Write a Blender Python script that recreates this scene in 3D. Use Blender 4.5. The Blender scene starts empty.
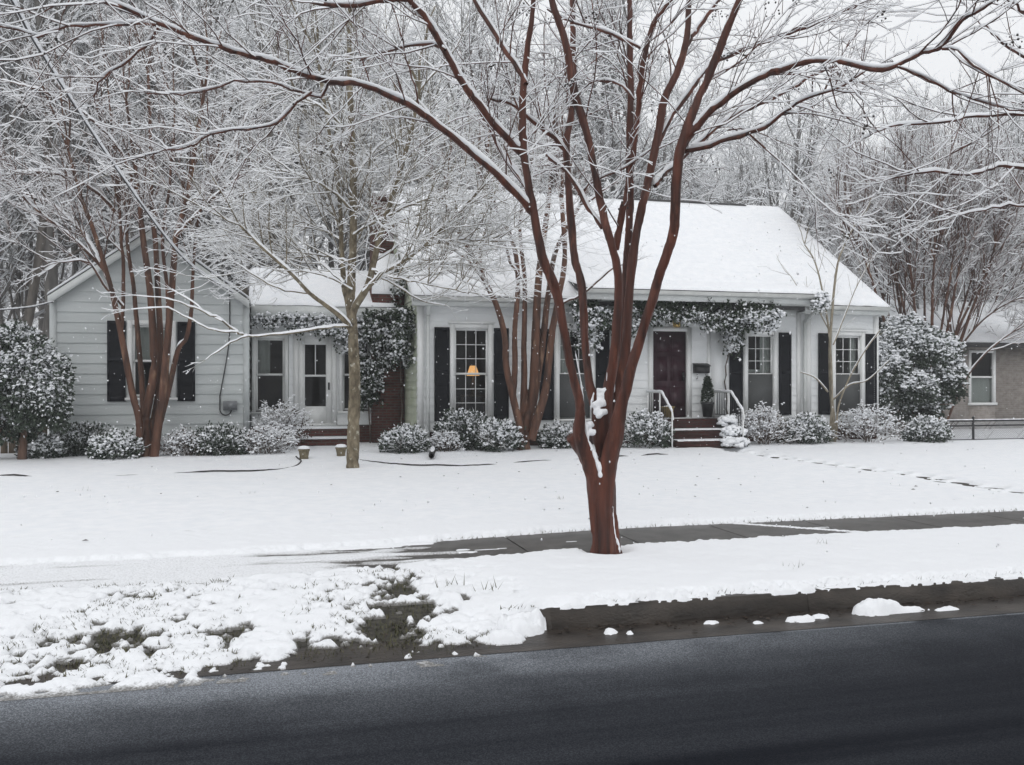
import bpy, bmesh, math, random
import numpy as np
from mathutils import Vector, Matrix
S = bpy.context.scene
C = S.collection
R = math.radians
HAZE = .0029
# ------------------------------------------------------------------ camera
F = 924.0; YAW = R(15); CX, CY = 512.0, 382.5
CAM = np.array([0, 0, 1.6])
FW = np.array([math.sin(YAW), math.cos(YAW), 0]); RT = np.array([math.cos(YAW), -math.sin(YAW), 0]); UP = np.array([0, 0, 1.0])
def P(x, y, d):            # a point of the street seen in that direction, d metres down the view
    return CAM + d * (FW + (x - CX) / F * RT + (CY - y) / F * UP)
def G(x, y, z=0.0):
    return P(x, y, (1.6 - z) * F / (y - CY))
def W(x, Y):               # X on the plane Y = const
    return Y * math.tan(YAW + math.atan((x - CX) / F))
cam = bpy.data.cameras.new('camera'); co = bpy.data.objects.new('camera', cam); C.objects.link(co)
cam.sensor_width = 36; cam.lens = F / 1024 * 36; cam.clip_start = .05; cam.clip_end = 2000
co.location = CAM; co.rotation_euler = (R(90), 0, -YAW); S.camera = co
# ------------------------------------------------------------------ world
w = bpy.data.worlds.new('World'); S.world = w; w.use_nodes = True
nt = w.node_tree; bg = nt.nodes['Background']
sky = nt.nodes.new('ShaderNodeTexSky'); sky.sky_type = 'NISHITA'; sky.sun_disc = False
SUN_EL, SUN_AZ = R(42), R(200)
sky.sun_elevation = SUN_EL; sky.sun_rotation = SUN_AZ; sky.air_density = 1.0; sky.dust_density = 4; sky.ozone_density = 1
hs = nt.nodes.new('ShaderNodeHueSaturation'); hs.inputs['Saturation'].default_value = .10
nt.links.new(sky.outputs[0], hs.inputs['Color'])
# an overcast sky is even: pull the gradient towards one pale grey
mxw = nt.nodes.new('ShaderNodeMix'); mxw.data_type = 'RGBA'; mxw.inputs[0].default_value = .82
nt.links.new(hs.outputs[0], mxw.inputs[6]); mxw.inputs[7].default_value = (12.0, 12.2, 12.5, 1)
nt.links.new(mxw.outputs[2], bg.inputs['Color']); bg.inputs['Strength'].default_value = .10
sl = bpy.data.lights.new('sun', 'SUN'); sl.energy = .5; sl.angle = R(40); sl.color = (1, .98, .95)
so = bpy.data.objects.new('sun', sl); C.objects.link(so)
sd = Vector((math.sin(SUN_AZ) * math.cos(SUN_EL), math.cos(SUN_AZ) * math.cos(SUN_EL), math.sin(SUN_EL)))
so.rotation_euler = sd.to_track_quat('Z', 'Y').to_euler()
vs = S.view_settings; vs.view_transform = 'Standard'; vs.look = 'None'; vs.gamma = 1; vs.exposure = -0.08
S.cycles.max_bounces = 5; S.cycles.transparent_max_bounces = 12; S.cycles.use_denoising = True
# ------------------------------------------------------------------ materials
def newmat(name):
    m = bpy.data.materials.new(name); m.use_nodes = True
    return m, m.node_tree, m.node_tree.nodes['Principled BSDF']
def mat(name, c1, c2=None, rough=.7, scale=8, stretch=(1, 1, 1), lo=.35, hi=.65, bump=0, bscale=None, spec=.5, detail=5, metal=0, bdist=.01):
    m, t, b = newmat(name); b.inputs['Roughness'].default_value = rough; b.inputs['Specular IOR Level'].default_value = spec
    b.inputs['Metallic'].default_value = metal
    b.inputs['Base Color'].default_value = (*c1, 1)
    tc = t.nodes.new('ShaderNodeTexCoord'); mp = t.nodes.new('ShaderNodeMapping'); mp.inputs['Scale'].default_value = stretch
    t.links.new(tc.outputs['Object'], mp.inputs['Vector'])
    if c2 is not None:
        n = t.nodes.new('ShaderNodeTexNoise'); n.inputs['Scale'].default_value = scale; n.inputs['Detail'].default_value = detail
        t.links.new(mp.outputs[0], n.inputs['Vector'])
        r = t.nodes.new('ShaderNodeValToRGB'); r.color_ramp.elements[0].position = lo; r.color_ramp.elements[1].position = hi
        r.color_ramp.elements[0].color = (*c1, 1); r.color_ramp.elements[1].color = (*c2, 1)
        t.links.new(n.outputs['Fac'], r.inputs[0]); t.links.new(r.outputs[0], b.inputs['Base Color'])
    if bump:
        n2 = t.nodes.new('ShaderNodeTexNoise'); n2.inputs['Scale'].default_value = bscale or scale; n2.inputs['Detail'].default_value = 6
        t.links.new(mp.outputs[0], n2.inputs['Vector'])
        bp = t.nodes.new('ShaderNodeBump'); bp.inputs['Strength'].default_value = bump; bp.inputs['Distance'].default_value = bdist
        t.links.new(n2.outputs['Fac'], bp.inputs['Height']); t.links.new(bp.outputs[0], b.inputs['Normal'])
    return m
M = {}
M['snow'] = mat('snow', (.84, .86, .89), (.90, .91, .93), .75, 6, bump=.25, bscale=55, spec=.2, bdist=.015)
m_, t_, b_ = newmat('thin_snow'); M['snow_thin'] = m_; b_.inputs['Roughness'].default_value = .75; b_.inputs['Specular IOR Level'].default_value = .2
def thin_nodes(t, b):
    tc = t.nodes.new('ShaderNodeTexCoord'); at = t.nodes.new('ShaderNodeAttribute'); at.attribute_name = 'depth'
    n = t.nodes.new('ShaderNodeTexNoise'); n.inputs['Scale'].default_value = 70; n.inputs['Detail'].default_value = 4; t.links.new(tc.outputs['Object'], n.inputs[0])
    k = t.nodes.new('ShaderNodeMath'); k.operation = 'MULTIPLY_ADD'; t.links.new(n.outputs['Fac'], k.inputs[0]); k.inputs[1].default_value = .030; t.links.new(at.outputs['Fac'], k.inputs[2])
    r = t.nodes.new('ShaderNodeMapRange'); r.interpolation_type = 'SMOOTHSTEP'; t.links.new(k.outputs[0], r.inputs[0]); r.inputs[1].default_value = .011; r.inputs[2].default_value = .033
    x = t.nodes.new('ShaderNodeMix'); x.data_type = 'RGBA'; t.links.new(r.outputs[0], x.inputs[0]); x.inputs[6].default_value = (.17, .165, .155, 1); x.inputs[7].default_value = (.87, .885, .91, 1); t.links.new(x.outputs[2], b.inputs['Base Color'])
    n2 = t.nodes.new('ShaderNodeTexNoise'); n2.inputs['Scale'].default_value = 55; n2.inputs['Detail'].default_value = 6; t.links.new(tc.outputs['Object'], n2.inputs[0])
    bp = t.nodes.new('ShaderNodeBump'); bp.inputs['Strength'].default_value = .3; bp.inputs['Distance'].default_value = .015; t.links.new(n2.outputs['Fac'], bp.inputs['Height']); t.links.new(bp.outputs[0], b.inputs['Normal'])
thin_nodes(t_, b_)
M['twigsnow'] = mat('twig_snow', (.86, .875, .90), None, .8, spec=.2)
M['bark_red'] = mat('crape_bark', (.015, .005, .0035), (.135, .039, .021), .5, 15, (1, 1, .085), .27, .76, bump=.9, bscale=22, spec=.35)
def mottle(m, c3, lo, hi, scale, stretch):
    """patches where the bark has peeled to a paler layer"""
    t = m.node_tree; b = t.nodes['Principled BSDF']; src = b.inputs['Base Color'].links[0].from_socket; tc = [n for n in t.nodes if n.type == 'TEX_COORD'][0]
    mp = t.nodes.new('ShaderNodeMapping'); mp.inputs['Scale'].default_value = stretch; t.links.new(tc.outputs['Object'], mp.inputs[0])
    n = t.nodes.new('ShaderNodeTexNoise'); n.inputs['Scale'].default_value = scale; n.inputs['Detail'].default_value = 6; n.inputs['Roughness'].default_value = .62; t.links.new(mp.outputs[0], n.inputs[0])
    r = t.nodes.new('ShaderNodeMapRange'); t.links.new(n.outputs['Fac'], r.inputs[0]); r.inputs[1].default_value = lo; r.inputs[2].default_value = hi
    x = t.nodes.new('ShaderNodeMix'); x.data_type = 'RGBA'; t.links.new(r.outputs[0], x.inputs[0]); t.links.new(src, x.inputs[6]); x.inputs[7].default_value = (*c3, 1); t.links.new(x.outputs[2], b.inputs['Base Color'])
mottle(M['bark_red'], (.20, .075, .045), .57, .70, 7, (1, 1, .22))
M['bark_brown'] = mat('crape_bark_brown', (.030, .014, .009), (.155, .070, .042), .6, 10, (1, 1, .16), .3, .75, bump=.6, bscale=14, spec=.3)
mottle(M['bark_brown'], (.23, .14, .09), .57, .69, 7, (1, 1, .22))
M['bark_tan'] = mat('lichen_bark', (.07, .055, .036), (.25, .21, .145), .8, 13, (1, 1, .5), .32, .7, bump=.8, bscale=30, spec=.2)
mottle(M['bark_tan'], (.42, .40, .33), .58, .68, 12, (1, 1, .7))
M['bark_grey'] = mat('grey_bark', (.055, .048, .042), (.15, .135, .12), .85, 7, (1, 1, .3), .3, .7, bump=.8, bscale=20, spec=.2)
M['bark_old'] = mat('brown_bark', (.07, .04, .028), (.16, .10, .075), .8, 7, (1, 1, .3), .3, .7, bump=.8, bscale=20, spec=.2)
M['siding'] = mat('white_siding', (.72, .74, .745), (.80, .815, .82), .55, 1.3, (1, 1, 1.6), .3, .7, bump=.12, bscale=40, spec=.3)
M['siding_dim'] = mat('dim_wing_siding', (.47, .50, .50), (.58, .61, .61), .6, 1.1, (.6, 1, 2.2), .3, .72, bump=.12, bscale=40, spec=.3)  # noise gives weather stains; greyer base puts the wing's dimmer exposure into the paint
M['siding_green'] = mat('algae_siding', (.48, .53, .38), (.60, .63, .53), .6, 2.2, (1, 1, .7), .3, .7, spec=.3)
M['white'] = mat('white_trim', (.76, .77, .76), (.82, .83, .825), .45, 3, spec=.4)
M['trimgrey'] = mat('grey_trim', (.60, .62, .61), (.70, .72, .71), .5, 3, spec=.35)
M['shutter'] = mat('black_shutter', (.006, .007, .010), (.012, .013, .017), .6, 14, spec=.15)
M['black'] = mat('black_iron', (.012, .012, .013), None, .45, spec=.4)
M['door'] = mat('plum_door', (.026, .006, .012), (.040, .010, .019), .4, 6, spec=.4)
M['brass'] = mat('brass', (.55, .38, .14), (.62, .44, .18), .35, 9, metal=.8)
M['gold'] = mat('gold_paint', (.30, .22, .08), (.38, .28, .10), .45, 20)
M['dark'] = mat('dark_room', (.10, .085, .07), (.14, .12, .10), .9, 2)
M['curtain'] = mat('pale_curtain', (.52, .53, .50), (.66, .67, .64), .9, 9, (9, 1, .15), .3, .7)
M['screen'] = mat('insect_screen', (.075, .078, .078), (.095, .098, .098), .7, 50, spec=.2)
M['roof'] = mat('shingles', (.05, .05, .052), (.085, .083, .082), .9, 30)
M['gutter'] = mat('gutter_metal', (.47, .48, .47), (.55, .56, .55), .45, 4, spec=.4)
M['soil'] = mat('grass_soil', (.020, .018, .014), (.095, .088, .070), .9, 20, lo=.3, hi=.7, bump=1, bscale=60, bdist=.03)
M['concrete'] = mat('wet_concrete', (.040, .036, .032), (.095, .088, .080), .42, 5, (1, 1, 1), .32, .7, bump=.3, bscale=90, spec=.4)
M['gutterc'] = mat('gutter_concrete', (.013, .010, .008), (.060, .049, .040), .45, 7, (.5, 1, 1), .28, .75, bump=.6, bscale=60, spec=.35)
M['leaf'] = mat('evergreen_leaf', (.014, .024, .013), (.040, .060, .030), .45, 9, lo=.3, hi=.7, spec=.35)
M['leaf_brown'] = mat('brown_leaf', (.040, .026, .016), (.085, .055, .033), .7, 9, lo=.3, hi=.7, spec=.2)
M['conifer'] = mat('conifer', (.015, .026, .014), (.035, .052, .028), .6, 20)
M['stem'] = mat('shrub_stem', (.075, .058, .046), (.13, .105, .085), .85, 20)
M['edging'] = mat('edging', (.016, .014, .013), (.035, .031, .028), .8, 20)
M['pot'] = mat('dark_pot', (.016, .017, .018), (.028, .029, .03), .4, 8)
M['stone'] = mat('stone_pot', (.11, .09, .055), (.19, .16, .10), .85, 18, bump=.5)
M['meter'] = mat('meter_grey', (.16, .17, .18), (.22, .23, .24), .5, 9)
M['wood'] = mat('fence_wood', (.10, .075, .05), (.17, .13, .09), .85, 12, (1, 1, .2))
M['grass'] = mat('grass_blade', (.045, .05, .022), (.11, .10, .05), .8, 30)
M['litter'] = mat('leaf_litter', (.02, .014, .010), (.05, .032, .02), .8, 30)
M['bark_wood'] = mat('woodland_bark', (.10, .095, .09), (.22, .205, .19), .85, 5, (1, 1, .3), .3, .7, spec=.2)
M['bark_pale'] = mat('pale_bark', (.17, .145, .105), (.36, .32, .25), .8, 13, (1, 1, .5), .3, .7, spec=.2)
M['leaf_frost'] = mat('frosted_leaf', (.025, .038, .026), (.075, .095, .070), .6, 9, lo=.3, hi=.7, spec=.3)
M['wire'] = mat('wire', (.03, .03, .032), None, .6)
M['pod'] = mat('seed_pod', (.022, .017, .014), (.045, .035, .028), .8, 40)
def brickmat(name, c1, c2, mortar, bw=.2, bh=.067, ms=.012):
    m, t, b = newmat(name); b.inputs['Roughness'].default_value = .85; b.inputs['Specular IOR Level'].default_value = .2
    tc = t.nodes.new('ShaderNodeTexCoord'); sp = t.nodes.new('ShaderNodeSeparateXYZ'); t.links.new(tc.outputs['Object'], sp.inputs[0])
    ad = t.nodes.new('ShaderNodeMath'); t.links.new(sp.outputs[0], ad.inputs[0]); t.links.new(sp.outputs[1], ad.inputs[1])
    cb = t.nodes.new('ShaderNodeCombineXYZ'); t.links.new(ad.outputs[0], cb.inputs[0]); t.links.new(sp.outputs[2], cb.inputs[1])
    br = t.nodes.new('ShaderNodeTexBrick'); br.inputs['Scale'].default_value = 1; br.inputs['Brick Width'].default_value = bw
    br.inputs['Row Height'].default_value = bh; br.inputs['Mortar Size'].default_value = ms; br.inputs['Bias'].default_value = -.1
    br.inputs['Color1'].default_value = (*c1, 1); br.inputs['Color2'].default_value = (*c2, 1); br.inputs['Mortar'].default_value = (*mortar, 1)
    t.links.new(cb.outputs[0], br.inputs['Vector'])
    n = t.nodes.new('ShaderNodeTexNoise'); n.inputs['Scale'].default_value = 7; t.links.new(tc.outputs['Object'], n.inputs['Vector'])
    mx = t.nodes.new('ShaderNodeMix'); mx.data_type = 'RGBA'; mx.blend_type = 'MULTIPLY'; mx.inputs[0].default_value = .6
    t.links.new(br.outputs['Color'], mx.inputs[6]); t.links.new(n.outputs['Fac'], mx.inputs[7]); t.links.new(mx.outputs[2], b.inputs['Base Color'])
    bp = t.nodes.new('ShaderNodeBump'); bp.inputs['Strength'].default_value = .6; bp.inputs['Distance'].default_value = .01; bp.invert = True
    t.links.new(br.outputs['Fac'], bp.inputs['Height']); t.links.new(bp.outputs[0], b.inputs['Normal'])
    return m
M['brick'] = brickmat('red_brick', (.17, .055, .040), (.10, .034, .028), (.13, .10, .085))
M['brick_dark'] = brickmat('dark_brick', (.085, .030, .024), (.055, .020, .018), (.06, .045, .04))
M['brick_step'] = brickmat('step_brick', (.075, .022, .018), (.045, .016, .014), (.05, .034, .03))
M['brick_tan'] = brickmat('pink_tan_brick', (.47, .42, .385), (.38, .335, .30), (.46, .43, .40))
# wet asphalt dusted with slush in long streaks along the road
m, t, b = newmat('wet_asphalt'); M['asphalt'] = m
b.inputs['Roughness'].default_value = .7; b.inputs['Specular IOR Level'].default_value = .03
tc = t.nodes.new('ShaderNodeTexCoord'); sp = t.nodes.new('ShaderNodeSeparateXYZ'); t.links.new(tc.outputs['Object'], sp.inputs[0])
mp = t.nodes.new('ShaderNodeMapping'); mp.inputs['Scale'].default_value = (.06, 3.0, 1); t.links.new(tc.outputs['Object'], mp.inputs[0])
n1 = t.nodes.new('ShaderNodeTexNoise'); n1.inputs['Scale'].default_value = 1.4; n1.inputs['Detail'].default_value = 7; t.links.new(mp.outputs[0], n1.inputs[0])
n2 = t.nodes.new('ShaderNodeTexNoise'); n2.inputs['Scale'].default_value = 150; n2.inputs['Detail'].default_value = 3; t.links.new(tc.outputs['Object'], n2.inputs[0])
n3 = t.nodes.new('ShaderNodeTexNoise'); n3.inputs['Scale'].default_value = 1.7; n3.inputs['Detail'].default_value = 5; t.links.new(tc.outputs['Object'], n3.inputs[0])
def math_(op, a, bb=None, cl=False):
    n = t.nodes.new('ShaderNodeMath'); n.operation = op; n.use_clamp = cl
    for i, v in enumerate((a, bb)):
        if v is None: continue
        if isinstance(v, (int, float)): n.inputs[i].default_value = v
        else: t.links.new(v, n.inputs[i])
    return n.outputs[0]
def mrange(v, a, bb, c, d):
    n = t.nodes.new('ShaderNodeMapRange'); n.interpolation_type = 'SMOOTHSTEP'
    t.links.new(v, n.inputs[0])
    for i, q in enumerate((a, bb, c, d)): n.inputs[i + 1].default_value = q
    return n.outputs[0]
edge = mrange(sp.outputs[1], 4.35, 5.65, .0, .75)
lefty = mrange(sp.outputs[0], 6.0, -.5, .18, .75)
streak = mrange(n1.outputs['Fac'], .28, .76, 0, 1)
cov = math_('MULTIPLY', edge, lefty)
cov = math_('MULTIPLY', cov, mrange(n3.outputs['Fac'], .30, .65, .45, 1.0))
cov = math_('ADD', cov, math_('MULTIPLY', streak, mrange(sp.outputs[0], 5.5, .5, .04, .20))); rim = math_('MULTIPLY', mrange(sp.outputs[1], 5.15, 5.70, 0, 1.1), mrange(sp.outputs[0], 5.0, .3, .12, 1.0)); cov = math_('ADD', cov, math_('MULTIPLY', rim, mrange(n3.outputs['Fac'], .25, .6, .4, 1.0)))
lip = math_('MULTIPLY', mrange(sp.outputs[1], 5.715, 5.785, 0, .9), mrange(n3.outputs['Fac'], .36, .55, .25, 1.0)); grain = mrange(n2.outputs['Fac'], .42, .66, 0, 1)
cov = math_('MULTIPLY', cov, math_('ADD', math_('MULTIPLY', grain, .6), .30), True)
mx = t.nodes.new('ShaderNodeMix'); mx.data_type = 'RGBA'; cov = math_('MAXIMUM', cov, math_('MULTIPLY', lip, math_('ADD', math_('MULTIPLY', grain, .5), .55)), True); t.links.new(cov, mx.inputs[0])
r0 = t.nodes.new('ShaderNodeValToRGB'); t.links.new(n2.outputs['Fac'], r0.inputs[0]); r0.color_ramp.elements[0].position = .3; r0.color_ramp.elements[1].position = .75
r0.color_ramp.elements[0].color = (.004, .005, .008, 1); r0.color_ramp.elements[1].color = (.012, .014, .020, 1)
t.links.new(r0.outputs[0], mx.inputs[6]); mx.inputs[7].default_value = (.30, .32, .35, 1); t.links.new(mx.outputs[2], b.inputs['Base Color'])
bp = t.nodes.new('ShaderNodeBump'); bp.inputs['Strength'].default_value = .5; bp.inputs['Distance'].default_value = .006; t.links.new(n2.outputs['Fac'], bp.inputs['Height']); t.links.new(bp.outputs[0], b.inputs['Normal'])
# window glass
m, t, b = newmat('window_glass'); M['glass'] = m
out = [n for n in t.nodes if n.type == 'OUTPUT_MATERIAL'][0]; t.nodes.remove(b)
tr = t.nodes.new('ShaderNodeBsdfTransparent'); tr.inputs[0].default_value = (.62, .65, .65, 1)
gl = t.nodes.new('ShaderNodeBsdfGlossy'); gl.inputs['Roughness'].default_value = .03
fr = t.nodes.new('ShaderNodeFresnel'); fr.inputs[0].default_value = 1.3
ms = t.nodes.new('ShaderNodeMixShader'); t.links.new(fr.outputs[0], ms.inputs[0]); t.links.new(tr.outputs[0], ms.inputs[1]); t.links.new(gl.outputs[0], ms.inputs[2]); t.links.new(ms.outputs[0], out.inputs[0])
m, t, b = newmat('lamp_shade'); M['shade'] = m
b.inputs['Base Color'].default_value = (.8, .5, .25, 1); b.inputs['Emission Color'].default_value = (1, .50, .17, 1); b.inputs['Emission Strength'].default_value = 1.3
# ------------------------------------------------------------------ objects
ORG = {}
def thing(name, label, cat, loc=(0, 0, 0), group=None, kind=None):
    o = bpy.data.objects.new(name, None); C.objects.link(o); o.empty_display_size = .2
    o.location = [float(v) for v in loc]; ORG[o.name] = np.array(loc, float)
    o['label'] = label; o['category'] = cat
    if group: o['group'] = group
    if kind: o['kind'] = kind
    return o
def tag(o, label, cat, group=None, kind=None):
    o['label'] = label; o['category'] = cat
    if group: o['group'] = group
    if kind: o['kind'] = kind
    return o
def link_mesh(name, V, faces_flat, starts, totals, mats, mi=None, parent=None, smooth=False):
    org = np.zeros(3)
    if parent is not None: org = ORG[parent.name]
    me = bpy.data.meshes.new(name); V = np.asarray(V, np.float32) - org.astype(np.float32)
    me.vertices.add(len(V)); me.vertices.foreach_set('co', V.ravel())
    me.loops.add(len(faces_flat)); me.loops.foreach_set('vertex_index', np.asarray(faces_flat, np.int32))
    me.polygons.add(len(starts)); me.polygons.foreach_set('loop_start', np.asarray(starts, np.int32)); me.polygons.foreach_set('loop_total', np.asarray(totals, np.int32))
    for q in mats: me.materials.append(q)
    if mi is not None: me.polygons.foreach_set('material_index', np.asarray(mi, np.int32))
    if smooth: me.polygons.foreach_set('use_smooth', np.ones(len(starts), bool))
    me.update(calc_edges=True); me.validate()
    o = bpy.data.objects.new(name, me); C.objects.link(o)
    if parent is not None: o.parent = parent; ORG[o.name] = org
    else: ORG[o.name] = np.zeros(3)
    return o
class MB:
    def __init__(s): s.v = []; s.f = []; s.m = []
    def poly(s, pts, mi=0):
        n = len(s.v); s.v += [tuple(p) for p in pts]; s.f.append(list(range(n, n + len(pts)))); s.m.append(mi); return s
    def raw(s, V, Fc, mi=0):
        n = len(s.v); s.v += [tuple(p) for p in V]
        for f in Fc: s.f.append([i + n for i in f]); s.m.append(mi)
        return s
    def box(s, x0, x1, y0, y1, z0, z1, mi=0):
        V = [(x0, y0, z0), (x1, y0, z0), (x1, y1, z0), (x0, y1, z0), (x0, y0, z1), (x1, y0, z1), (x1, y1, z1), (x0, y1, z1)]
        return s.raw(V, [(0, 3, 2, 1), (4, 5, 6, 7), (0, 1, 5, 4), (1, 2, 6, 5), (2, 3, 7, 6), (3, 0, 4, 7)], mi)
    def prism(s, prof, axis, a, b2, mi=0):   # profile in the two other axes, extruded along axis
        n = len(prof)
        def pt(q, h): return (h, q[0], q[1]) if axis == 0 else ((q[0], h, q[1]) if axis == 1 else (q[0], q[1], h))
        V = [pt(q, a) for q in prof] + [pt(q, b2) for q in prof]
        Fc = [tuple(range(n)), tuple(range(2 * n - 1, n - 1, -1))] + [(i, i + n, (i + 1) % n + n, (i + 1) % n) for i in range(n)]
        return s.raw(V, Fc, mi)
    def tube(s, pts, r, K=8, mi=0, caps=True):
        pts = np.asarray(pts, float); r = np.full(len(pts), r) if np.isscalar(r) else np.asarray(r, float)
        V, Fq, _ = tubes_np(pts[None], r[None], K, 0)
        n = len(pts); Fl = [tuple(q) for q in Fq]
        if caps: Fl += [tuple(range(K))[::-1], tuple(range((n - 1) * K, n * K))]
        return s.raw(V, Fl, mi)
    def lathe(s, prof, cx, cy, K=16, mi=0):
        n = len(prof); V = [(cx + r * math.cos(2 * math.pi * k / K), cy + r * math.sin(2 * math.pi * k / K), z) for r, z in prof for k in range(K)]
        Fl = [(i * K + k, i * K + (k + 1) % K, (i + 1) * K + (k + 1) % K, (i + 1) * K + k) for i in range(n - 1) for k in range(K)]
        Fl += [tuple(range(K))[::-1], tuple(range((n - 1) * K, n * K))]
        return s.raw(V, Fl, mi)
    def build(s, name, mats, parent=None, smooth=False):
        if not isinstance(mats, (list, tuple)): mats = [mats]
        tot = [len(f) for f in s.f]; st = np.concatenate([[0], np.cumsum(tot)[:-1]]) if tot else []
        return link_mesh(name, s.v, [i for f in s.f for i in f], st, tot, mats, s.m, parent, smooth)
# ------------------------------------------------------------------ numpy tubes
def tubes_np(pts, rad, K, snow, rng=None, bare=.12, amt=1.0):
    """pts (B,N,3), rad (B,N) -> verts, quads, material per quad (1 = snow lying on the upper side)"""
    B, N, _ = pts.shape
    t = np.gradient(pts, axis=1); t /= np.linalg.norm(t, axis=2, keepdims=True) + 1e-9
    z = np.array([0, 0, 1.0]); s = np.cross(t, z); L = np.linalg.norm(s, axis=2, keepdims=True)
    s = np.where(L > .03, s / (L + 1e-9), np.array([1.0, 0, 0]))
    s = s - t * (s * t).sum(2, keepdims=True); s /= np.linalg.norm(s, axis=2, keepdims=True) + 1e-9
    n = np.cross(s, t)
    hor = np.sqrt(np.clip(1 - t[..., 2] ** 2, 0, 1))
    th = 2 * np.pi * np.arange(K) / K + (0 if K % 2 == 0 else np.pi / 2)
    cs, sn = np.cos(th), np.sin(th)
    ring = pts[:, :, None] + rad[:, :, None, None] * (cs[None, None, :, None] * s[:, :, None] + sn[None, None, :, None] * n[:, :, None])
    mi = np.zeros((B, N - 1, K), np.int32)
    if snow > 0:
        rr = rng.random((B, N)); load = np.clip((hor - .30) / .35, 0, 1) * np.where(rr < bare, 0.15, .5 + .7 * rng.random((B, N))) * amt
        lift = snow * load
        ring[..., 2] += lift[:, :, None] * np.clip(sn, 0, 1)[None, None] ** .7
        fm = (np.sin(th) + np.sin(np.roll(th, -1))) / 2
        lo = (load[:, :-1] + load[:, 1:]) / 2
        mi = ((fm[None, None] > .15) & (lo[:, :, None] > .22)).astype(np.int32)
    V = ring.reshape(-1, 3)
    b = np.arange(B)[:, None, None] * N * K; i = np.arange(N - 1)[None, :, None] * K; k = np.arange(K)[None, None]; k2 = (k + 1) % K
    q = np.stack([b + i + k, b + i + k2, b + i + K + k2, b + i + K + k], -1).reshape(-1, 4)
    return V, q, mi.reshape(-1)
def tubes_obj(name, polys, mats, parent=None, K=4, snow=.012, rng=None, bare=.12, smooth=False, amt=1.0):
    groups = {}
    for p, r in polys: groups.setdefault(len(p), []).append((p, r))
    VV, QQ, MM, off = [], [], [], 0
    for n, g in groups.items():
        V, q, mi = tubes_np(np.array([a for a, _ in g]), np.array([c for _, c in g]), K, snow, rng, bare, amt)
        VV.append(V); QQ.append(q + off); MM.append(mi); off += len(V)
    V = np.concatenate(VV); q = np.concatenate(QQ); mi = np.concatenate(MM)
    return link_mesh(name, V, q.ravel(), np.arange(len(q)) * 4, np.full(len(q), 4), mats, mi, parent, smooth)
def spline(pts, n):
    """Catmull-Rom resample of (k,d) control rows to n rows"""
    p = np.asarray(pts, float)
    if len(p) == 2: return p[0] + (p[1] - p[0]) * np.linspace(0, 1, n)[:, None]
    e = np.vstack([2 * p[0] - p[1], p, 2 * p[-1] - p[-2]]); out = []
    for u in np.linspace(0, len(p) - 1 - 1e-9, n):
        i = int(u); f = u - i; a, b2, c, d = e[i:i + 4]
        out.append(.5 * ((2 * b2) + (c - a) * f + (2 * a - 5 * b2 + 4 * c - d) * f * f + (3 * b2 - a - 3 * c + d) * f ** 3))
    return np.array(out)
def trace(px, d0, d1, w0, w1, step=.12, n=None, bulge=0):
    """a limb through sighted points (x, y), running from distance d0 to d1 and width w0 to w1 (in hundredths of f at its distance)"""
    k = len(px); u = np.linspace(0, 1, k); ws = np.interp(np.linspace(0, 1, 60), np.linspace(0, 1, len(w0)), w0) if isinstance(w0, list) else np.linspace(w0, w1, 60)
    pts = np.array([P(x, y, d0 + (d1 - d0) * q + bulge * math.sin(q * math.pi)) for (x, y), q in zip(px, u)])
    L = np.linalg.norm(np.diff(pts, axis=0), axis=1).sum()
    step = step if isinstance(w0, list) else max(step, .8 * w0 / F * d0); n = n or max(4, int(L / step)); pts = spline(pts, n)
    q = np.linspace(0, 1, n); dd = d0 + (d1 - d0) * q
    j = TRNG.normal(0, 1, (n, 3)); j = sum(np.roll(j, s_, 0) for s_ in (-2, -1, 0, 1, 2)) / 3; rad = np.interp(q, np.linspace(0, 1, 60), ws) / F * dd / 2
    env = np.clip(np.minimum(np.arange(n), 3) / 3, 0, 1)[:, None]
    return pts + j * env * (np.minimum(rad[:, None] * .13, .004) + .002), rad
TRNG = np.random.default_rng(99)
def unit(v): return v / (np.linalg.norm(v) + 1e-9)
def grow(out, rng, p, d, L, r, lvl, cfg):
    """one branch and, down to cfg depth, its side twigs"""
    c = cfg[lvl]; n = c['n']; pts = np.empty((n, 3)); pts[0] = p; st = L / (n - 1); d = unit(d); dirs = [d]
    for i in range(1, n):
        d = unit(d + rng.normal(0, c['wig'], 3) + np.array([0, 0, c['up']])); pts[i] = pts[i - 1] + d * st; dirs.append(d)
    rad = r * np.linspace(1, c.get('tip', .35), n); out.setdefault(lvl, []).append((pts, rad))
    if lvl + 1 < len(cfg):
        c2 = cfg[lvl + 1]; k = max(0, int(rng.poisson(L * c['dens'])))
        spawn(out, rng, pts, rad, np.array(dirs), k, lvl + 1, cfg, c.get('from', .2), L)
def spawn(out, rng, pts, rad, dirs, k, lvl, cfg, f0=.2, L=1.0, bias=None):
    c2 = cfg[lvl]; n = len(pts)
    for _ in range(k):
        f = f0 + (1 - f0) * rng.random() ** .8; x = f * (n - 1); i = min(int(x), n - 2); q = x - i
        p = pts[i] * (1 - q) + pts[i + 1] * q; rr = rad[i] * (1 - q) + rad[i + 1] * q; dd = dirs[i]
        ax = unit(np.cross(dd, rng.normal(0, 1, 3))); a = R(rng.uniform(*c2['ang']))
        nd = dd * math.cos(a) + ax * math.sin(a)
        if bias is not None: nd = nd + bias
        nl = min(c2['len'][1], max(c2['len'][0], L * c2.get('frac', .5))) * rng.uniform(.55, 1.25) * (1.15 - .5 * f)
        grow(out, rng, p, nd, nl, min(rr * .75, c2['r']) * rng.uniform(.7, 1.1), lvl, cfg)
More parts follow.
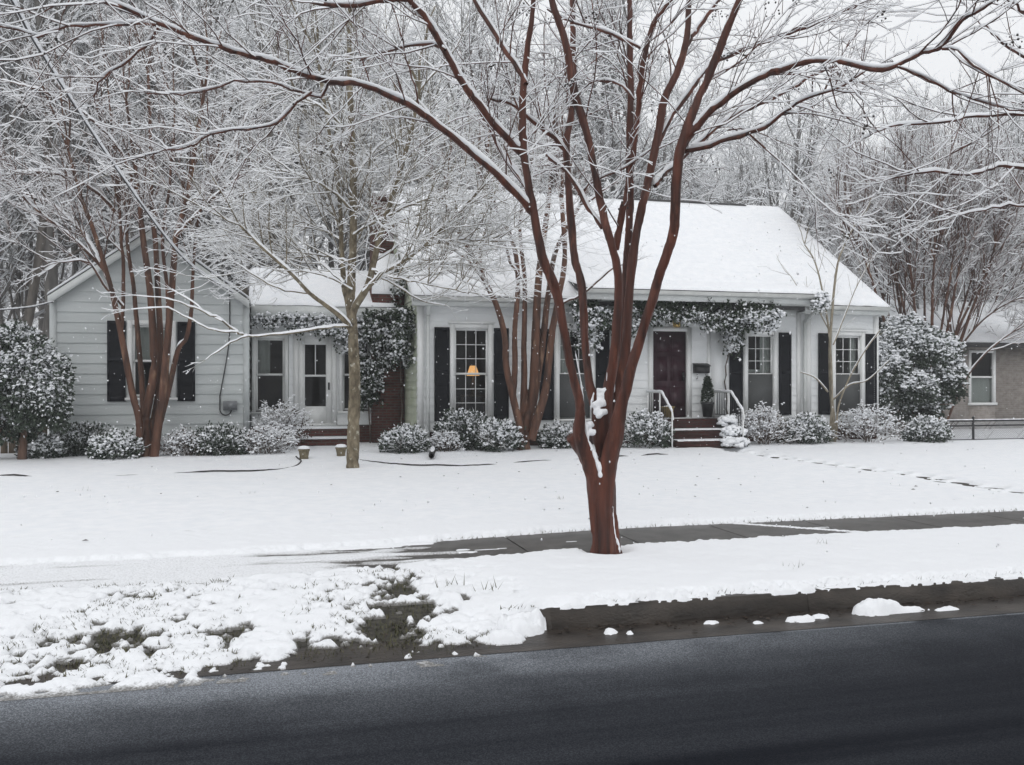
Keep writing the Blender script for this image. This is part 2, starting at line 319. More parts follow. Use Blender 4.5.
# ------------------------------------------------------------------ noise
def vnoise(x, y, seed=0):
    xi = np.floor(x).astype(np.int64); yi = np.floor(y).astype(np.int64); fx = x - xi; fy = y - yi
    fx = fx * fx * (3 - 2 * fx); fy = fy * fy * (3 - 2 * fy)
    def h(a, b2):
        n = (a * 374761393 + b2 * 668265263 + seed * 1442695041) & 0xffffffff
        n = ((n ^ (n >> 13)) * 1274126177) & 0xffffffff
        return ((n ^ (n >> 16)) & 0xffff) / 65535.0
    return (h(xi, yi) * (1 - fx) + h(xi + 1, yi) * fx) * (1 - fy) + (h(xi, yi + 1) * (1 - fx) + h(xi + 1, yi + 1) * fx) * fy
def fbm(x, y, s, o=4, seed=0):
    a = 0; amp = .5; tot = 0
    for i in range(o):
        a = a + amp * vnoise(x * s, y * s, seed + i * 17); tot += amp; amp *= .5; s *= 2.03
    return a / tot
def sstep(a, b2, x):
    q = np.clip((x - a) / (b2 - a), 0, 1); return q * q * (3 - 2 * q)
# ------------------------------------------------------------------ ground, road, snow
def struct(o, label=None): o['kind'] = 'structure'; return o
def zbase(x, y):
    """the lie of the land under the snow: road -0.15, kerb on the right, sloping apron on the left"""
    lawn = 0.03 * sstep(11, 20, y)
    right = np.where(y < 6.33, -.165, 0.0)
    left = -.165 + .165 * sstep(5.6, 7.6, y)
    q = sstep(1.62, 1.92, x)
    z = left * (1 - q) + right * q
    z = np.where(y < 5.6, -.165, z)
    return np.where(y > 8.6, lawn, z) + 0.0
def wback(x): return 8.85 + .62 * sstep(-.8, 4.2, x)
def wfront(x): return wback(x) - 1.12 + .03 * np.sin(x * 1.3)
def sheet(name, X, Y, Zf, mats, keep=None, parent=None, smooth=True):
    xx, yy = np.meshgrid(X, Y); zz = Zf(xx, yy); nx, ny = len(X), len(Y)
    V = np.stack([xx, yy, zz], -1).reshape(-1, 3)
    i, j = np.meshgrid(np.arange(nx - 1), np.arange(ny - 1)); a = (j * nx + i)
    q = np.stack([a, a + 1, a + nx + 1, a + nx], -1).reshape(-1, 4)
    if keep is not None:
        k = keep(xx, yy).reshape(-1); q = q[k[q].any(1)]
        used = np.zeros(len(V), bool); used[q.ravel()] = True; idx = np.cumsum(used) - 1; V = V[used]; q = idx[q]
    return link_mesh(name, V, q.ravel(), np.arange(len(q)) * 4, np.full(len(q), 4), mats, None, parent, smooth)
far = [-400, -200, -100, -60, -35, -20]
gx = np.array(far + list(np.arange(-12, 22, .25)) + [30, 45, 70, 120, 200, 400]); gy = np.array([-400, -100, -40, -20, -10, -2, 3, 5.0, 5.5] + list(np.arange(5.6, 10, .1)) + list(np.arange(10, 24, .5)) + [30, 45, 70, 120, 200, 400])
struct(sheet('ground', gx, gy, lambda x, y: np.where(y < 5.55, -.25, zbase(x, y) - .01), [M['soil']]))
mb = MB(); mb.poly([(-400, -12, -.15), (400, -12, -.15), (400, 5.8, -.15), (-400, 5.8, -.15)]); struct(mb.build('road', M['asphalt']))
gxs = np.array(list(np.arange(1.2, 20, .2)) + [30, 60, 120, 400]);
mb = MB(); mb.poly([(-400, 5.78, -.146), (400, 5.78, -.146), (400, 6.24, -.138), (-400, 6.24, -.138)][:4]); struct(mb.build('gutter', M['gutterc']))
# kerb: face, rounded nose, top, turning down at the apron
mb = MB(); prof = [(6.20, -.137), (6.225, -.03), (6.25, 0.0), (6.36, .004), (6.36, -.2), (6.20, -.2)]
[mb.prism(prof, 0, max(1.95, a_ + .004), a_ + 2.996) for a_ in np.arange(1.0, 60, 3.0)]; mb.prism(prof, 0, 61, 400)
n0 = len(prof); A = [(1.95, a, c) for a, c in prof]; B = [(1.62, a + .16, min(c, -.10)) for a, c in prof]
mb.raw(A + B, [(i, (i + 1) % n0, (i + 1) % n0 + n0, i + n0) for i in range(n0)] + [tuple(range(n0, 2 * n0))]); struct(mb.build('kerb', M['gutterc']))
# sidewalk slabs
mb = MB(); xs = list(np.arange(-12, 22, 1.2)); xs = [-200, -60] + xs + [60, 200]
for a, c in zip(xs[:-1], xs[1:]):
    e = .008
    p = [(a + e, float(wfront(a)), .004), (c - e, float(wfront(c)), .004), (c - e, float(wback(c)), .004), (a + e, float(wback(a)), .004)]
    mb.poly(p)
struct(mb.build('sidewalk', M['concrete']))
NZ = lambda x, y, s, o=4, sd=0: fbm(x + 300, y + 300, s, o, sd)
def thick(x, y):
    big = NZ(x, y, .8, 3, 1); med = NZ(x, y, 5, 4, 2); fine = NZ(x, y, 17, 3, 3)
    lump = .018 * (big - .5) + .026 * (med - .5) + .010 * (fine - .5)
    rag = .15 * (NZ(x, y, 8, 3, 5) - .5) + .15 * (NZ(x, y, 24, 2, 6) - .5)
    # lawn
    dl = y - wback(x) + rag * .8
    lump2 = .020 * (NZ(x, y, .6, 3, 1) - .5) + .014 * (NZ(x, y, 4, 4, 2) - .5) + .010 * (NZ(x, y, 13, 3, 3) - .5)
    lawn = (.055 + lump2) * sstep(-.03, .12, dl) - .012 * (dl < -.03)
    # verge right of the apron
    dv = np.minimum(y - 6.285 + rag * .95, (wfront(x) - y) + rag * .7)
    verge = (.06 + lump * .8) * sstep(-.02, .11, dv) - .012 * (dv < -.02)
    # apron / left verge: lumpy patches
    n = .52 + (NZ(x, y, 2.3, 3, 11) - .5) * .36 + (NZ(x, y, 7.5, 3, 12) - .5) * .46 + (NZ(x, y, 17, 2, 13) - .5) * .50 + (NZ(x, y, 36, 2, 14) - .5) * .12
    cover = .135 - .05 * sstep(6.6, 5.6, y)
    bare = np.exp(-(((x - .93 + .12 * (y - 6.8) * -1) / .27) ** 2) * 1.1) * sstep(5.85, 6.25, y) * sstep(7.75, 7.3, y)
    patch = sstep(1.2, -.6, x) * sstep(.40, .58, NZ(x, y, 1.1, 3, 41)); strip = np.exp(-((y - 5.93 - .05 * np.sin(x * 2.1)) / .13) ** 2) * sstep(-.6, .2, x) + sstep(.9, 1.6, x) * sstep(6.35, 6.1, y); bare2 = np.exp(-(((x + .14) / .17) ** 2 + ((y - 6.55) / .2) ** 2)) + .8 * np.exp(-(((x - .35) / .3) ** 2 + ((y - 6.05) / .10) ** 2)) + .55 * np.exp(-(((x + 1.0) / .35) ** 2 + ((y - 6.5) / .5) ** 2))
    low = sstep(6.12, 5.72, y + .35 * (NZ(x, y, 1.3, 3, 31) - .5) + .30 * (NZ(x, y, 12, 3, 32) - .5))
    a = n - .335 + cover * .3 - .30 * bare - .24 * bare2 - .055 * patch - .25 * low * sstep(-.9, .1, x) - .20 * strip - .045 * sstep(1.7, 1.1, x) * sstep(7.9, 7.3, y) - .12 * (NZ(x, y, 1.2, 3, 61) - .42) * sstep(1.6, 1.0, x)
    hump = NZ(x, y, 8, 3, 21) * .6 + NZ(x, y, 19, 2, 22) * .4
    apron = np.where(a > 0, .001 + .042 * np.clip(a, 0, .17) / .17 + .040 * (hump - .47) * sstep(.03, .2, a), -.012) * sstep(5.62, 5.80, y)
    apron = np.where(y > wfront(x) - .02, -.012, apron)
    apron = np.where((y < 6.4) & (x > 1.55), np.where(rag > -.01, -.012, apron), apron)
    q = sstep(1.45, 2.0, x + .9 * (NZ(x, y, 2.2, 2, 8) - .5))
    t = np.where(y < wfront(x) + .12, apron * (1 - q) + verge * q, -.012)
    # sidewalk: slush on the left, bare on the right
    s = NZ(x * .45, y * 2.2, 3.0, 4, 14)
    cl = 1 - sstep(.35, 2.3, x)
    ss = .5 + (s - .5) * (1 + .8 * cl) - (.86 - .60 * cl - .25 * sstep(.9, -.3, x))
    walk = np.where(ss > 0, .004 + np.minimum(ss, .3) * .035, -.012)
    walk = np.where(np.abs(x - 5.75 - (y - 8.9) * -1.1 + rag * .4) < .035, .012, walk)
    inw = (y > wfront(x) - .02) & (y < wback(x) + .02)
    t = np.where(inw, np.maximum(t, walk), t); t = np.where(y >= wback(x) - .02, np.maximum(lawn, np.where(inw, walk, -.012)), t)
    t = t - .09 * np.exp(-(((x - 3.06) / .20) ** 2 + ((y - 8.05) / .20) ** 2) ** 2)      # melt ring round the big trunk
    # gutter: lumps and a small ploughed heap; thin slush line where gutter meets road
    g = -.012 * np.ones_like(x)
    for (cx, cy, rx, ry, h) in ((1.72, 6.22, .17, .16, .13), (1.55, 6.02, .14, .10, .08), (4.50, 6.06, .21, .09, .085), (4.72, 6.02, .20, .05, .03), (3.80, 5.99, .12, .045, .035), (3.97, 6.02, .07, .035, .03), (2.33, 6.03, .05, .04, .035), (2.45, 5.98, .03, .025, .02), (3.12, 6.08, .06, .025, .02), (3.45, 6.0, .05, .025, .015), (5.05, 5.98, .10, .03, .02)):
        e = 1 - ((x - cx) / rx) ** 2 - ((y - cy) / ry) ** 2 + 1.5 * (NZ(x, y, 14, 3, 9) - .5)
        g = np.maximum(g, np.where((e > 0), h * np.sqrt(np.clip(e, 0, 1)) * (.6 + .8 * NZ(x, y, 22, 2, 10)), -.012))
    wl = .002 + .011 * NZ(x, y, 1.1, 3, 15)
    ln = (np.abs(y - 5.80 - .03 * (NZ(x, y, 1.5, 2, 16) - .5)) < wl * (NZ(x, y, 16, 3, 17) * 1.6)) & (NZ(x, y, 5, 3, 18) > .40) & (x > 99)
    g = np.maximum(g, np.where(ln, .003 + .006 * fine, -.012))
    return np.where((y < 6.24) & (x > 1.3), np.maximum(g, np.where(x > 1.9, -.012, t)), np.maximum(t, np.where(y < 6, g, -.012)))
def zs(x, y):
    b0 = np.where((x > 1.9) & (y < 6.2), -.14, zbase(x, y) + .004); b0 = np.where(y < 5.80, -.148, b0); kq = sstep(1.66, 2.02, x) * ((y >= 6.2) & (y < 6.4)); b0 = b0 * (1 - kq) + (.004 - .07 * sstep(6.25, 6.2, y)) * kq
    return b0 + thick(x, y)
ax = np.array([-400, -100, -40, -20, -12, -8] + list(np.arange(-5.5, 13, .021)) + [14, 16, 20, 30, 60, 120, 400]); ay = np.array(list(np.arange(5.60, 5.72, .02)) + list(np.arange(5.72, 5.88, .008)) + list(np.arange(5.88, 6.12, .022)) + list(np.arange(6.12, 6.42, .013)) + list(np.arange(6.42, 10.25, .024)))
snA = sheet('snow', ax, ay, zs, [M['snow_thin']], keep=lambda x, y: thick(x, y) > 0); snA['kind'] = 'structure'
c_ = np.empty(len(snA.data.vertices) * 3, np.float32); snA.data.vertices.foreach_get('co', c_); c_ = c_.reshape(-1, 3).astype(float)
dp = thick(c_[:, 0], c_[:, 1]); dp = np.where((c_[:, 1] > 8.9) | (c_[:, 0] > 1.75), np.maximum(dp, .012) * 2.0, dp); at = snA.data.attributes.new('depth', 'FLOAT', 'POINT'); at.data.foreach_set('value', dp.astype(np.float32))
# back lawn, with a trodden trail from the steps to the sidewalk
steps_ = []
rg = np.random.default_rng(4)
for i in range(40):
    y = 10.4 + i * .225; steps_.append((10.42 + (.12 if i % 2 else -.12) + rg.normal(0, .05) + .18 * math.sin(y * .6), y + rg.normal(0, .05)))
def zl(x, y):
    z = zbase(x, y) + .004 + .055 + .020 * (NZ(x, y, .6, 3, 1) - .5) + .014 * (NZ(x, y, 4, 4, 2) - .5) + .010 * (NZ(x, y, 13, 3, 3) - .5)
    z = z + .035 * sstep(18.6, 19.6, y) * sstep(40, 30, y)
    near = (x > 9.4) & (x < 11.5) & (y < 20)
    dent = np.zeros_like(x)
    if near.any():
        xx, yy = x[near], y[near]; d = np.zeros_like(xx)
        for (cx, cy) in steps_: d = np.maximum(d, np.exp(-(((xx - cx) / .17) ** 2 + ((yy - cy) / .20) ** 2) ** 2))
        d = np.maximum(d, .35 * np.exp(-((xx - 10.42 - .18 * np.sin(yy * .6)) / .3) ** 2)); dent[near] = d
    return z - dent * .12
lx = np.array([-400, -100, -40, -20, -14] + list(np.arange(-10, 9.7, .09)) + list(np.arange(9.7, 11.2, .03)) + list(np.arange(11.2, 24, .09)) + [26, 30, 40, 60, 120, 400])
ly = np.array(list(np.arange(10.22, 21.2, .06)) + [23, 26, 32, 45, 70, 120, 400])
o = sheet('snow_lawn', lx, ly, zl, [M['snow']]); o['kind'] = 'structure'
# far side of the street, behind the camera
o = sheet('snow_verge', np.array([-400., 0, 400]), np.array([-400., -40, -12.05]), lambda x, y: -.05 + 0 * x, [M['snow']]); o['kind'] = 'structure'
# grass in the bare patches and tufts poking out
rg = np.random.default_rng(7); V = []; 
def blade(x, y, z, h, lean):
    a = rg.uniform(0, 6.28); w_ = .004; dx, dy = math.cos(a) * lean, math.sin(a) * lean; px, py = -math.sin(a) * w_, math.cos(a) * w_
    V.extend([(x - px, y - py, z), (x + px, y + py, z), (x + dx, y + dy, z + h)])
bx, by = rg.uniform(-2, 1.6, 5200), rg.uniform(5.9, 7.9, 5200); bk = thick(bx, by) < 0
for x, y in zip(bx[bk], by[bk]):
    blade(x, y, float(zbase(np.array(x), np.array(y))) - .01, rg.uniform(.02, .055), rg.uniform(.01, .04))
for (px, py) in ((83, 492), (133, 490), (450, 583), (486, 588), (823, 545), (795, 568), (560, 500), (250, 495)):
    g = G(px, py, .05)
    for _ in range(9): blade(g[0] + rg.normal(0, .05), g[1] + rg.normal(0, .03), .03, rg.uniform(.04, .12), rg.uniform(.02, .08))
for _ in range(1500):   # grass edging along the sidewalk and kerb
    x = rg.uniform(1.6, 12); y = float(wback(x)) + rg.normal(0, .03) if rg.random() < .5 else 6.33 + rg.normal(0, .02)
    blade(x, y, .0, rg.uniform(.012, .05), rg.uniform(.02, .06))
# blades pricking through the thin snow of the left verge
tx, ty = rg.uniform(-2.6, 1.5, 2600), rg.uniform(5.8, 7.75, 2600); tk = NZ(tx, ty, 1.1, 3, 41) + .35 * (NZ(tx, ty, 6, 3, 43) - .5); tt = thick(tx, ty)
for x, y, k_, q_ in zip(tx, ty, tk, tt):
    if k_ < .50 or q_ > .05: continue
    for _ in range(4): blade(x + rg.normal(0, .02), y + rg.normal(0, .012), float(zbase(np.array(x), np.array(y))) + max(0, q_) - .01, rg.uniform(.015, .04), rg.uniform(.015, .05))
nb = len(V) // 3
o = link_mesh('grass', V, np.arange(nb * 3), np.arange(nb) * 3, np.full(nb, 3), [M['grass']]); o['kind'] = 'stuff'; o['label'] = 'blades of grass showing through the thin snow'
# dead leaves lying on the snow
V = []
for _ in range(75):
    y = rg.uniform(9.6, 20); x = rg.uniform(-.45, .62) * y * 1.1 + .25 * y; z = float(zl(np.array([[x]]), np.array([[y]]))[0, 0]) if y > 10.25 else .065
    a = rg.uniform(0, 6.28); s_ = rg.uniform(.012, .035); c_, q_ = math.cos(a) * s_, math.sin(a) * s_
    V.extend([(x - c_, y - q_, z + .004), (x + q_ * .6, y - c_ * .6, z + .012), (x + c_, y + q_, z + .006), (x - q_ * .6, y + c_ * .6, z + .016)])
for _ in range(420):   # debris washed along the kerb and in the thawed patches
    if rg.random() < .75: x = rg.uniform(1.9, 12); y = 6.19 - abs(rg.normal(0, .10)); z = -.137
    else: x = rg.uniform(-1.5, 1.5); y = rg.uniform(5.85, 6.5); z = float(zbase(np.array(x), np.array(y))) + .005
    a = rg.uniform(0, 6.28); s_ = rg.uniform(.008, .026); c_, q_ = math.cos(a) * s_, math.sin(a) * s_
    V.extend([(x - c_, y - q_, z + .003), (x + q_ * .6, y - c_ * .6, z + .008), (x + c_, y + q_, z + .005), (x - q_ * .6, y + c_ * .6, z + .012)])
nb = len(V) // 4
o = link_mesh('leaf_litter', V, np.arange(nb * 4), np.arange(nb) * 4, np.full(nb, 4), [M['litter']]); o['kind'] = 'stuff'; o['label'] = 'dead leaves scattered on the snow'
# ------------------------------------------------------------------ house
house = thing('house', 'long white clapboard house with black shutters, plum front door and snow-covered roof', 'house', (6, 21, 0))
def siding(mb, mp, z0, z1, bounds, holes, exp=.19):
    """lapped boards; mp(u, off, z) -> point; bounds(z) -> (u0, u1); holes (u0, u1, z0, z1)"""
    z = z0
    while z < z1 - 1e-6:
        ze = min(z + exp, z1); cuts = sorted({z, ze} | {h for q in holes for h in q[2:] if z < h < ze})
        for a, b2 in zip(cuts[:-1], cuts[1:]):
            zm = (a + b2) / 2; (l0, r0), (l1, r1) = bounds(a), bounds(b2)
            hs_ = sorted([(h[0], h[1]) for h in holes if h[2] < zm < h[3]])
            oa = .027 - .024 * (a - z) / exp; ob = .027 - .024 * (b2 - z) / exp
            segs = []; cur = None
            lo = [(l0, l1)] + [(h[1], h[1]) for h in hs_]; hi = [(h[0], h[0]) for h in hs_] + [(r0, r1)]
            for s_, e_ in zip(lo, hi):
                if e_[0] - s_[0] < .005 and e_[1] - s_[1] < .005: continue
                mb.poly([mp(s_[0], oa, a), mp(e_[0], oa, a), mp(e_[1], ob, b2), mp(s_[1], ob, b2)])
                if a == z: mb.poly([mp(s_[0], .0, a), mp(e_[0], .0, a), mp(e_[0], oa, a), mp(s_[0], oa, a)])
        z = ze
front = lambda Y: (lambda u, o, z: (u, Y - o, z))
def window(Xa, Xb, z0, z1, Y, grid=(3, 3), curtain=None, screen=False, casing=.11, lower=None, label=None, meet=.5, head=True):
    """double-hung window: casing (the part), sill, sash, pane, curtain as sub-parts"""
    f = MB(); yf = Y - .055; yb = Y + .10
    f.box(Xa - casing, Xa, yf, yb, z0 - .02, z1 + casing); f.box(Xb, Xb + casing, yf, yb, z0 - .02, z1 + casing)
    f.box(Xa, Xb, yf, yb, z1, z1 + casing)
    if head: f.box(Xa - casing - .03, Xb + casing + .03, yf - .03, Y, z1 + casing + .002, z1 + casing + .05)
    wf = f.build('window', M['white'], house)
    if label: wf['label'] = label
    s = MB(); s.box(Xa - casing - .04, Xb + casing + .04, Y - .11, yb, z0 - .075, z0 - .022); s.build('sill', M['white'], wf)
    zm = z0 + (z1 - z0) * meet; st = .045
    for (a, b2, y0, up) in ((zm - .02, z1, Y + .02, 1), (z0, zm + .02, Y + .055, 0)):
        s = MB(); s.box(Xa, Xa + st, y0, y0 + .032, a, b2); s.box(Xb - st, Xb, y0, y0 + .032, a, b2)
        s.box(Xa + st, Xb - st, y0, y0 + .032, a, a + st); s.box(Xa + st, Xb - st, y0, y0 + .032, b2 - st, b2)
        g = grid if up or lower is None else lower
        if g:
            for i in range(1, g[0]):
                x = Xa + st + (Xb - Xa - 2 * st) * i / g[0]; s.box(x - .008, x + .008, y0 + .006, y0 + .026, a + st, b2 - st)
            for j in range(1, g[1]):
                z = a + st + (b2 - a - 2 * st) * j / g[1]; s.box(Xa + st, Xb - st, y0 + .008, y0 + .024, z - .008, z + .008)
        s.build('sash', M['white'], wf)
        p = MB(); p.poly([(Xa + st, y0 + .016, a + st), (Xb - st, y0 + .016, a + st), (Xb - st, y0 + .016, b2 - st), (Xa + st, y0 + .016, b2 - st)]); p.build('pane', M['glass'], wf)
    if screen:
        s = MB(); s.box(Xa + .01, Xb - .01, Y + .004, Y + .012, z0 + .01, zm); q = s.build('insect_screen', M['screen'], wf)
    if curtain:
        for (a, b2, c, d) in curtain:
            s = MB(); n = 26; X = np.linspace(Xa + (Xb - Xa) * a, Xa + (Xb - Xa) * b2, n); Yc = Y + .16 + .02 * np.sin(np.linspace(0, 26 * (b2 - a), n))
            for i in range(n - 1): s.poly([(X[i], Yc[i], z0 + (z1 - z0) * c), (X[i + 1], Yc[i + 1], z0 + (z1 - z0) * c), (X[i + 1], Yc[i + 1], z0 + (z1 - z0) * d), (X[i], Yc[i], z0 + (z1 - z0) * d)])
            s.build('curtain', M['curtain'], wf, True)
    return wf
def shutter(Xa, Xb, z0, z1, Y):
    s = MB(); y0, y1 = Y - .07, Y - .032; e = .05
    s.box(Xa, Xa + e, y0, y1, z0, z1); s.box(Xb - e, Xb, y0, y1, z0, z1)
    zm = z0 + (z1 - z0) * .52
    for a, b2 in ((z0, z0 + .09), (zm - .04, zm + .04), (z1 - .07, z1)): s.box(Xa + e, Xb - e, y0 + .002, y1 - .002, a, b2)
    for a, b2 in ((z0 + .09, zm - .04), (zm + .04, z1 - .07)):
        n = int((b2 - a) / .05)
        for i in range(n):
            z = a + (b2 - a) * i / n
            s.poly([(Xa + e, y0 + .006, z), (Xb - e, y0 + .006, z), (Xb - e, y1 - .004, z + .055), (Xa + e, y1 - .004, z + .055)])
    s.build('shutter', M['shutter'], house)
XL, XR, Yw, Yb, ZE = 3.37, 15.42, 20.8, 30.2, 3.56
# openings of the main front
win_main = [(3.735 + .36 + .11, 5.117 - .12, .76, 2.84), (6.72, 7.50, .76, 2.84), (11.66, 12.38, .82, 2.80), (14.16, 14.92, .82, 2.80)]
door_m = (9.10, 10.0, .74, 2.85)
mb = MB()
siding(mb, front(Yw), .52, 3.60, lambda z: (XL, XR), [(a - .10, b2 + .10, c - .02, d + .10) for a, b2, c, d in win_main] + [(door_m[0] - .10, door_m[1] + .10, .5, door_m[3] + .10)])
mb.build('front_wall', M['siding'], house)
side = lambda X: (lambda u, o, z: (X - o, u, z))
mb = MB(); rz = lambda z: (Yw + max(0, (z - 3.60) / .665), 2 * 25.5 - Yw - max(0, (z - 3.60) / .665))
siding(mb, side(XL), .3, 6.9, lambda z: rz(z), []); mb.build('end_wall', M['siding_green'], house)
mb = MB(); siding(mb, lambda u, o, z: (XR + o, u, z), .3, 6.9, lambda z: rz(z), []); mb.build('end_wall', M['siding'], house)
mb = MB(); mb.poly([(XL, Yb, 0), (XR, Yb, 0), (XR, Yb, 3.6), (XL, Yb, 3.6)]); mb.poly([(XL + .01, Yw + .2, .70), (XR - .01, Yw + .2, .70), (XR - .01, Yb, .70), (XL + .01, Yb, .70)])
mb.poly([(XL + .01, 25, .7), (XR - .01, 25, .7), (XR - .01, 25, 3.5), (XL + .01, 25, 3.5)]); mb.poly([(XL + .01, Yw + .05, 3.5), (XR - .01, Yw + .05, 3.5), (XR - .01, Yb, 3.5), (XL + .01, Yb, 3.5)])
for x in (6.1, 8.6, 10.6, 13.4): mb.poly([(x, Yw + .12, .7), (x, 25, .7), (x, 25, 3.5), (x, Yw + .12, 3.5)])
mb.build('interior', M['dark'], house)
mb = MB(); mb.box(XL + .01, XR - .01, Yw - .012, Yw + .1, -.1, .52); mb.build('foundation', M['brick_dark'], house)
# corner boards, door-side boards
for q_ in ((XL - .02, XL + .12, Yw - .045, Yw + .12, .5, 3.55), (XR - .12, XR + .02, Yw - .045, Yw + .12, .5, 3.55), (13.04, 13.16, Yw - .05, Yw + .02, .5, 3.55), (13.30, 13.44, Yw - .06, Yw + .02, .5, 3.55), (10.55, 10.63, Yw - .05, Yw + .02, .74, 3.1)): mb = MB(); mb.box(*q_); mb.build('corner_board', M['white'], house)
mb = MB(); mb.box(XL, XR, Yw - .055, Yw + .02, .47, .53); mb.build('skirt_board', M['white'], house)
mb = MB(); mb.box(10.64, 11.08, Yw - .042, Yw + .02, .74, 3.1); mb.build('panel', M['siding'], house)
for i, (a, b2, c, d) in enumerate(win_main):
    cur = [None, [(0, .45, .5, 1)], [(.62, 1, .5, 1), (0, 1, .52, .56)], [(.70, 1, .0, 1), (0, .1, 0, 1)]][i]
    window(a, b2, c, d, Yw, (3, 3) if i < 2 else (3, 3), cur, screen=i >= 1, lower=(3, 3) if i == 0 else False)
for a, b2 in ((3.735, 4.08), (5.13, 5.48), (6.23, 6.58), (7.63, 7.97), (11.15, 11.51), (12.53, 12.87), (13.66, 14.01), (15.05, 15.37)): shutter(a, b2, .72 if a < 9 else .78, 2.86, Yw)
# front door
d0, d1, e0, e1 = door_m
f = MB(); f.box(d0 - .12, d0, Yw - .06, Yw + .1, e0, e1 + .1); f.box(d1, d1 + .12, Yw - .06, Yw + .1, e0, e1 + .1); f.box(d0, d1, Yw - .06, Yw + .1, e1, e1 + .1); f.box(d0 - .1, d1 + .1, Yw - .10, Yw + .1, e0 - .05, e0)
f.build('door_frame', M['white'], house)
f = MB(); f.box(d0, d1, Yw + .03, Yw + .07, e0, e1)
for (a, b2) in ((d0 + .11, d0 + .41), (d1 - .41, d1 - .11)):
    for (c, d) in ((e0 + .2, e0 + .75), (e0 + .9, e0 + 1.5), (e0 + 1.62, e0 + 1.95)):
        f.prism([(a, c), (b2, c), (b2, d), (a, d)], 1, Yw + .018, Yw + .03); f.prism([(a + .05, c + .05), (b2 - .05, c + .05), (b2 - .05, d - .05), (a + .05, d - .05)], 1, Yw + .008, Yw + .018)
dr = f.build('front_door', M['door'], house)
f = MB(); f.lathe([(.012, e0 + .98), (.03, e0 + .99), (.034, e0 + 1.01), (.03, e0 + 1.03), (.012, e0 + 1.04)], d1 - .07, Yw - .02, 12); f.box(d1 - .09, d1 - .05, Yw, Yw + .03, e0 + .9, e0 + 1.12); f.build('handle', M['black'], dr)
# ---- main roof: shingles, snow lying on it with the courses faintly showing
rise = .665
def slope(name, m, X0, X1, Ye, Ze, Yr, r_, thk, res=.07, wave=.004, rough=.03, seed=0):
    nx = int((X1 - X0) / .12) + 1; L = math.hypot(Yr - Ye, (Yr - Ye) * r_); ny = int(abs(L) / res) + 1
    X = np.linspace(X0, X1, nx); Y = np.linspace(Ye, Yr, ny); xx, yy = np.meshgrid(X, Y)
    dist = (yy - Ye) * math.sqrt(1 + r_ * r_) * np.sign(Yr - Ye)
    edge = sstep(0, .10, dist) * sstep(0, .09, xx - X0) * sstep(0, .09, X1 - xx)
    top = Ze + (yy - Ye) * r_ * np.sign(Yr - Ye) + thk * (.25 + .75 * edge) + rough * (fbm(xx + 90, yy + 50, .7, 3, seed) - .5) * edge + wave * np.abs(((dist / .21) % 1) - .35) * edge * 2
    yy = yy + np.sign(Yr - Ye) * (.07 * (fbm(xx * 1.0 + 60, xx * 0 + seed, 2.1, 3, seed + 4) - .5)) * (1 - sstep(0, .25, dist))
    V = np.stack([xx, yy, top], -1).reshape(-1, 3)
    i, j = np.meshgrid(np.arange(nx - 1), np.arange(ny - 1)); a = j * nx + i; q = np.stack([a, a + 1, a + nx + 1, a + nx], -1).reshape(-1, 4)
    # skirt down to the roof
    ring = list(range(nx)) + [k * nx + nx - 1 for k in range(1, ny)] + list(range(ny * nx - 2, (ny - 1) * nx - 1, -1)) + [k * nx for k in range(ny - 2, 0, -1)]
    low = V[ring].copy(); low[:, 2] = Ze + (low[:, 1] - Ye) * r_ * np.sign(Yr - Ye) + .004; n0 = len(V); V = np.vstack([V, low]); n = len(ring)
    sk = np.array([(ring[(k + 1) % n], ring[k], n0 + k, n0 + (k + 1) % n) for k in range(n)]); q = np.vstack([q, sk])
    return link_mesh(name, V, q.ravel(), np.arange(len(q)) * 4, np.full(len(q), 4), [m], None, house, True)
Ye = 20.42; Zr = ZE + (25.5 - Ye) * rise
mb = MB()
mb.prism([(Ye, ZE - .02), (25.5, Zr - .02), (51 - Ye, ZE - .02), (51 - Ye, ZE - .16), (25.5, Zr - .16), (Ye, ZE - .16)], 0, XL - .18, XR + .04)
mb.prism([(19.62, 3.735), (21.3, 4.09), (21.3, 3.95), (19.62, 3.64)], 0, 7.05, 13.06)
roof = mb.build('roof', M['roof'], house)
slope('roof_snow', M['snow'], XL - .2, XR + .06, Ye - .05, ZE - .015, 25.5, rise, .085, wave=.022)
slope('roof_snow', M['snow'], XL - .2, XR + .06, 51 - Ye, ZE - .02, 25.5, -rise if False else rise, .085, seed=3)
slope('roof_snow', M['snow'], 7.0, 13.12, 19.56, 3.725, 21.6, .212, .085, seed=5)
mb = MB(); mb.prism([(25.36, Zr + .06), (25.5, Zr + .13), (25.64, Zr + .06), (25.5, Zr + .02)], 0, 9.6, 14.2); mb.build('ridge_cap', M['roof'], house)
# eave boxes, fascias, gutters
mb = MB(); mb.box(XL - .15, 7.05, Ye + .03, Yw + .01, ZE - .22, ZE - .17); mb.box(XL - .17, 7.05, Ye - .005, Ye + .03, ZE - .24, ZE - .03)
mb.box(13.06, XR + .03, Ye + .03, Yw + .01, ZE - .22, ZE - .17); mb.box(13.06, XR + .035, Ye - .005, Ye + .03, ZE - .24, ZE - .03)
mb.box(7.05, 13.06, 19.66, Yw + .01, 3.50, 3.54); mb.box(7.03, 13.08, 19.63, 19.66, 3.48, 3.715); mb.box(7.02, 7.05, 19.66, 20.7, 3.48, 3.72); mb.box(13.06, 13.09, 19.66, 20.7, 3.48, 3.72)
mb.box(7.1, 13.0, Yw - .06, Yw - .02, 3.25, 3.50); mb.build('fascia', M['trimgrey'], house)
gp = [(0, 0), (-.10, .012), (-.12, .05), (-.105, .06), (-.13, .10), (-.12, .105), (0, .105)]
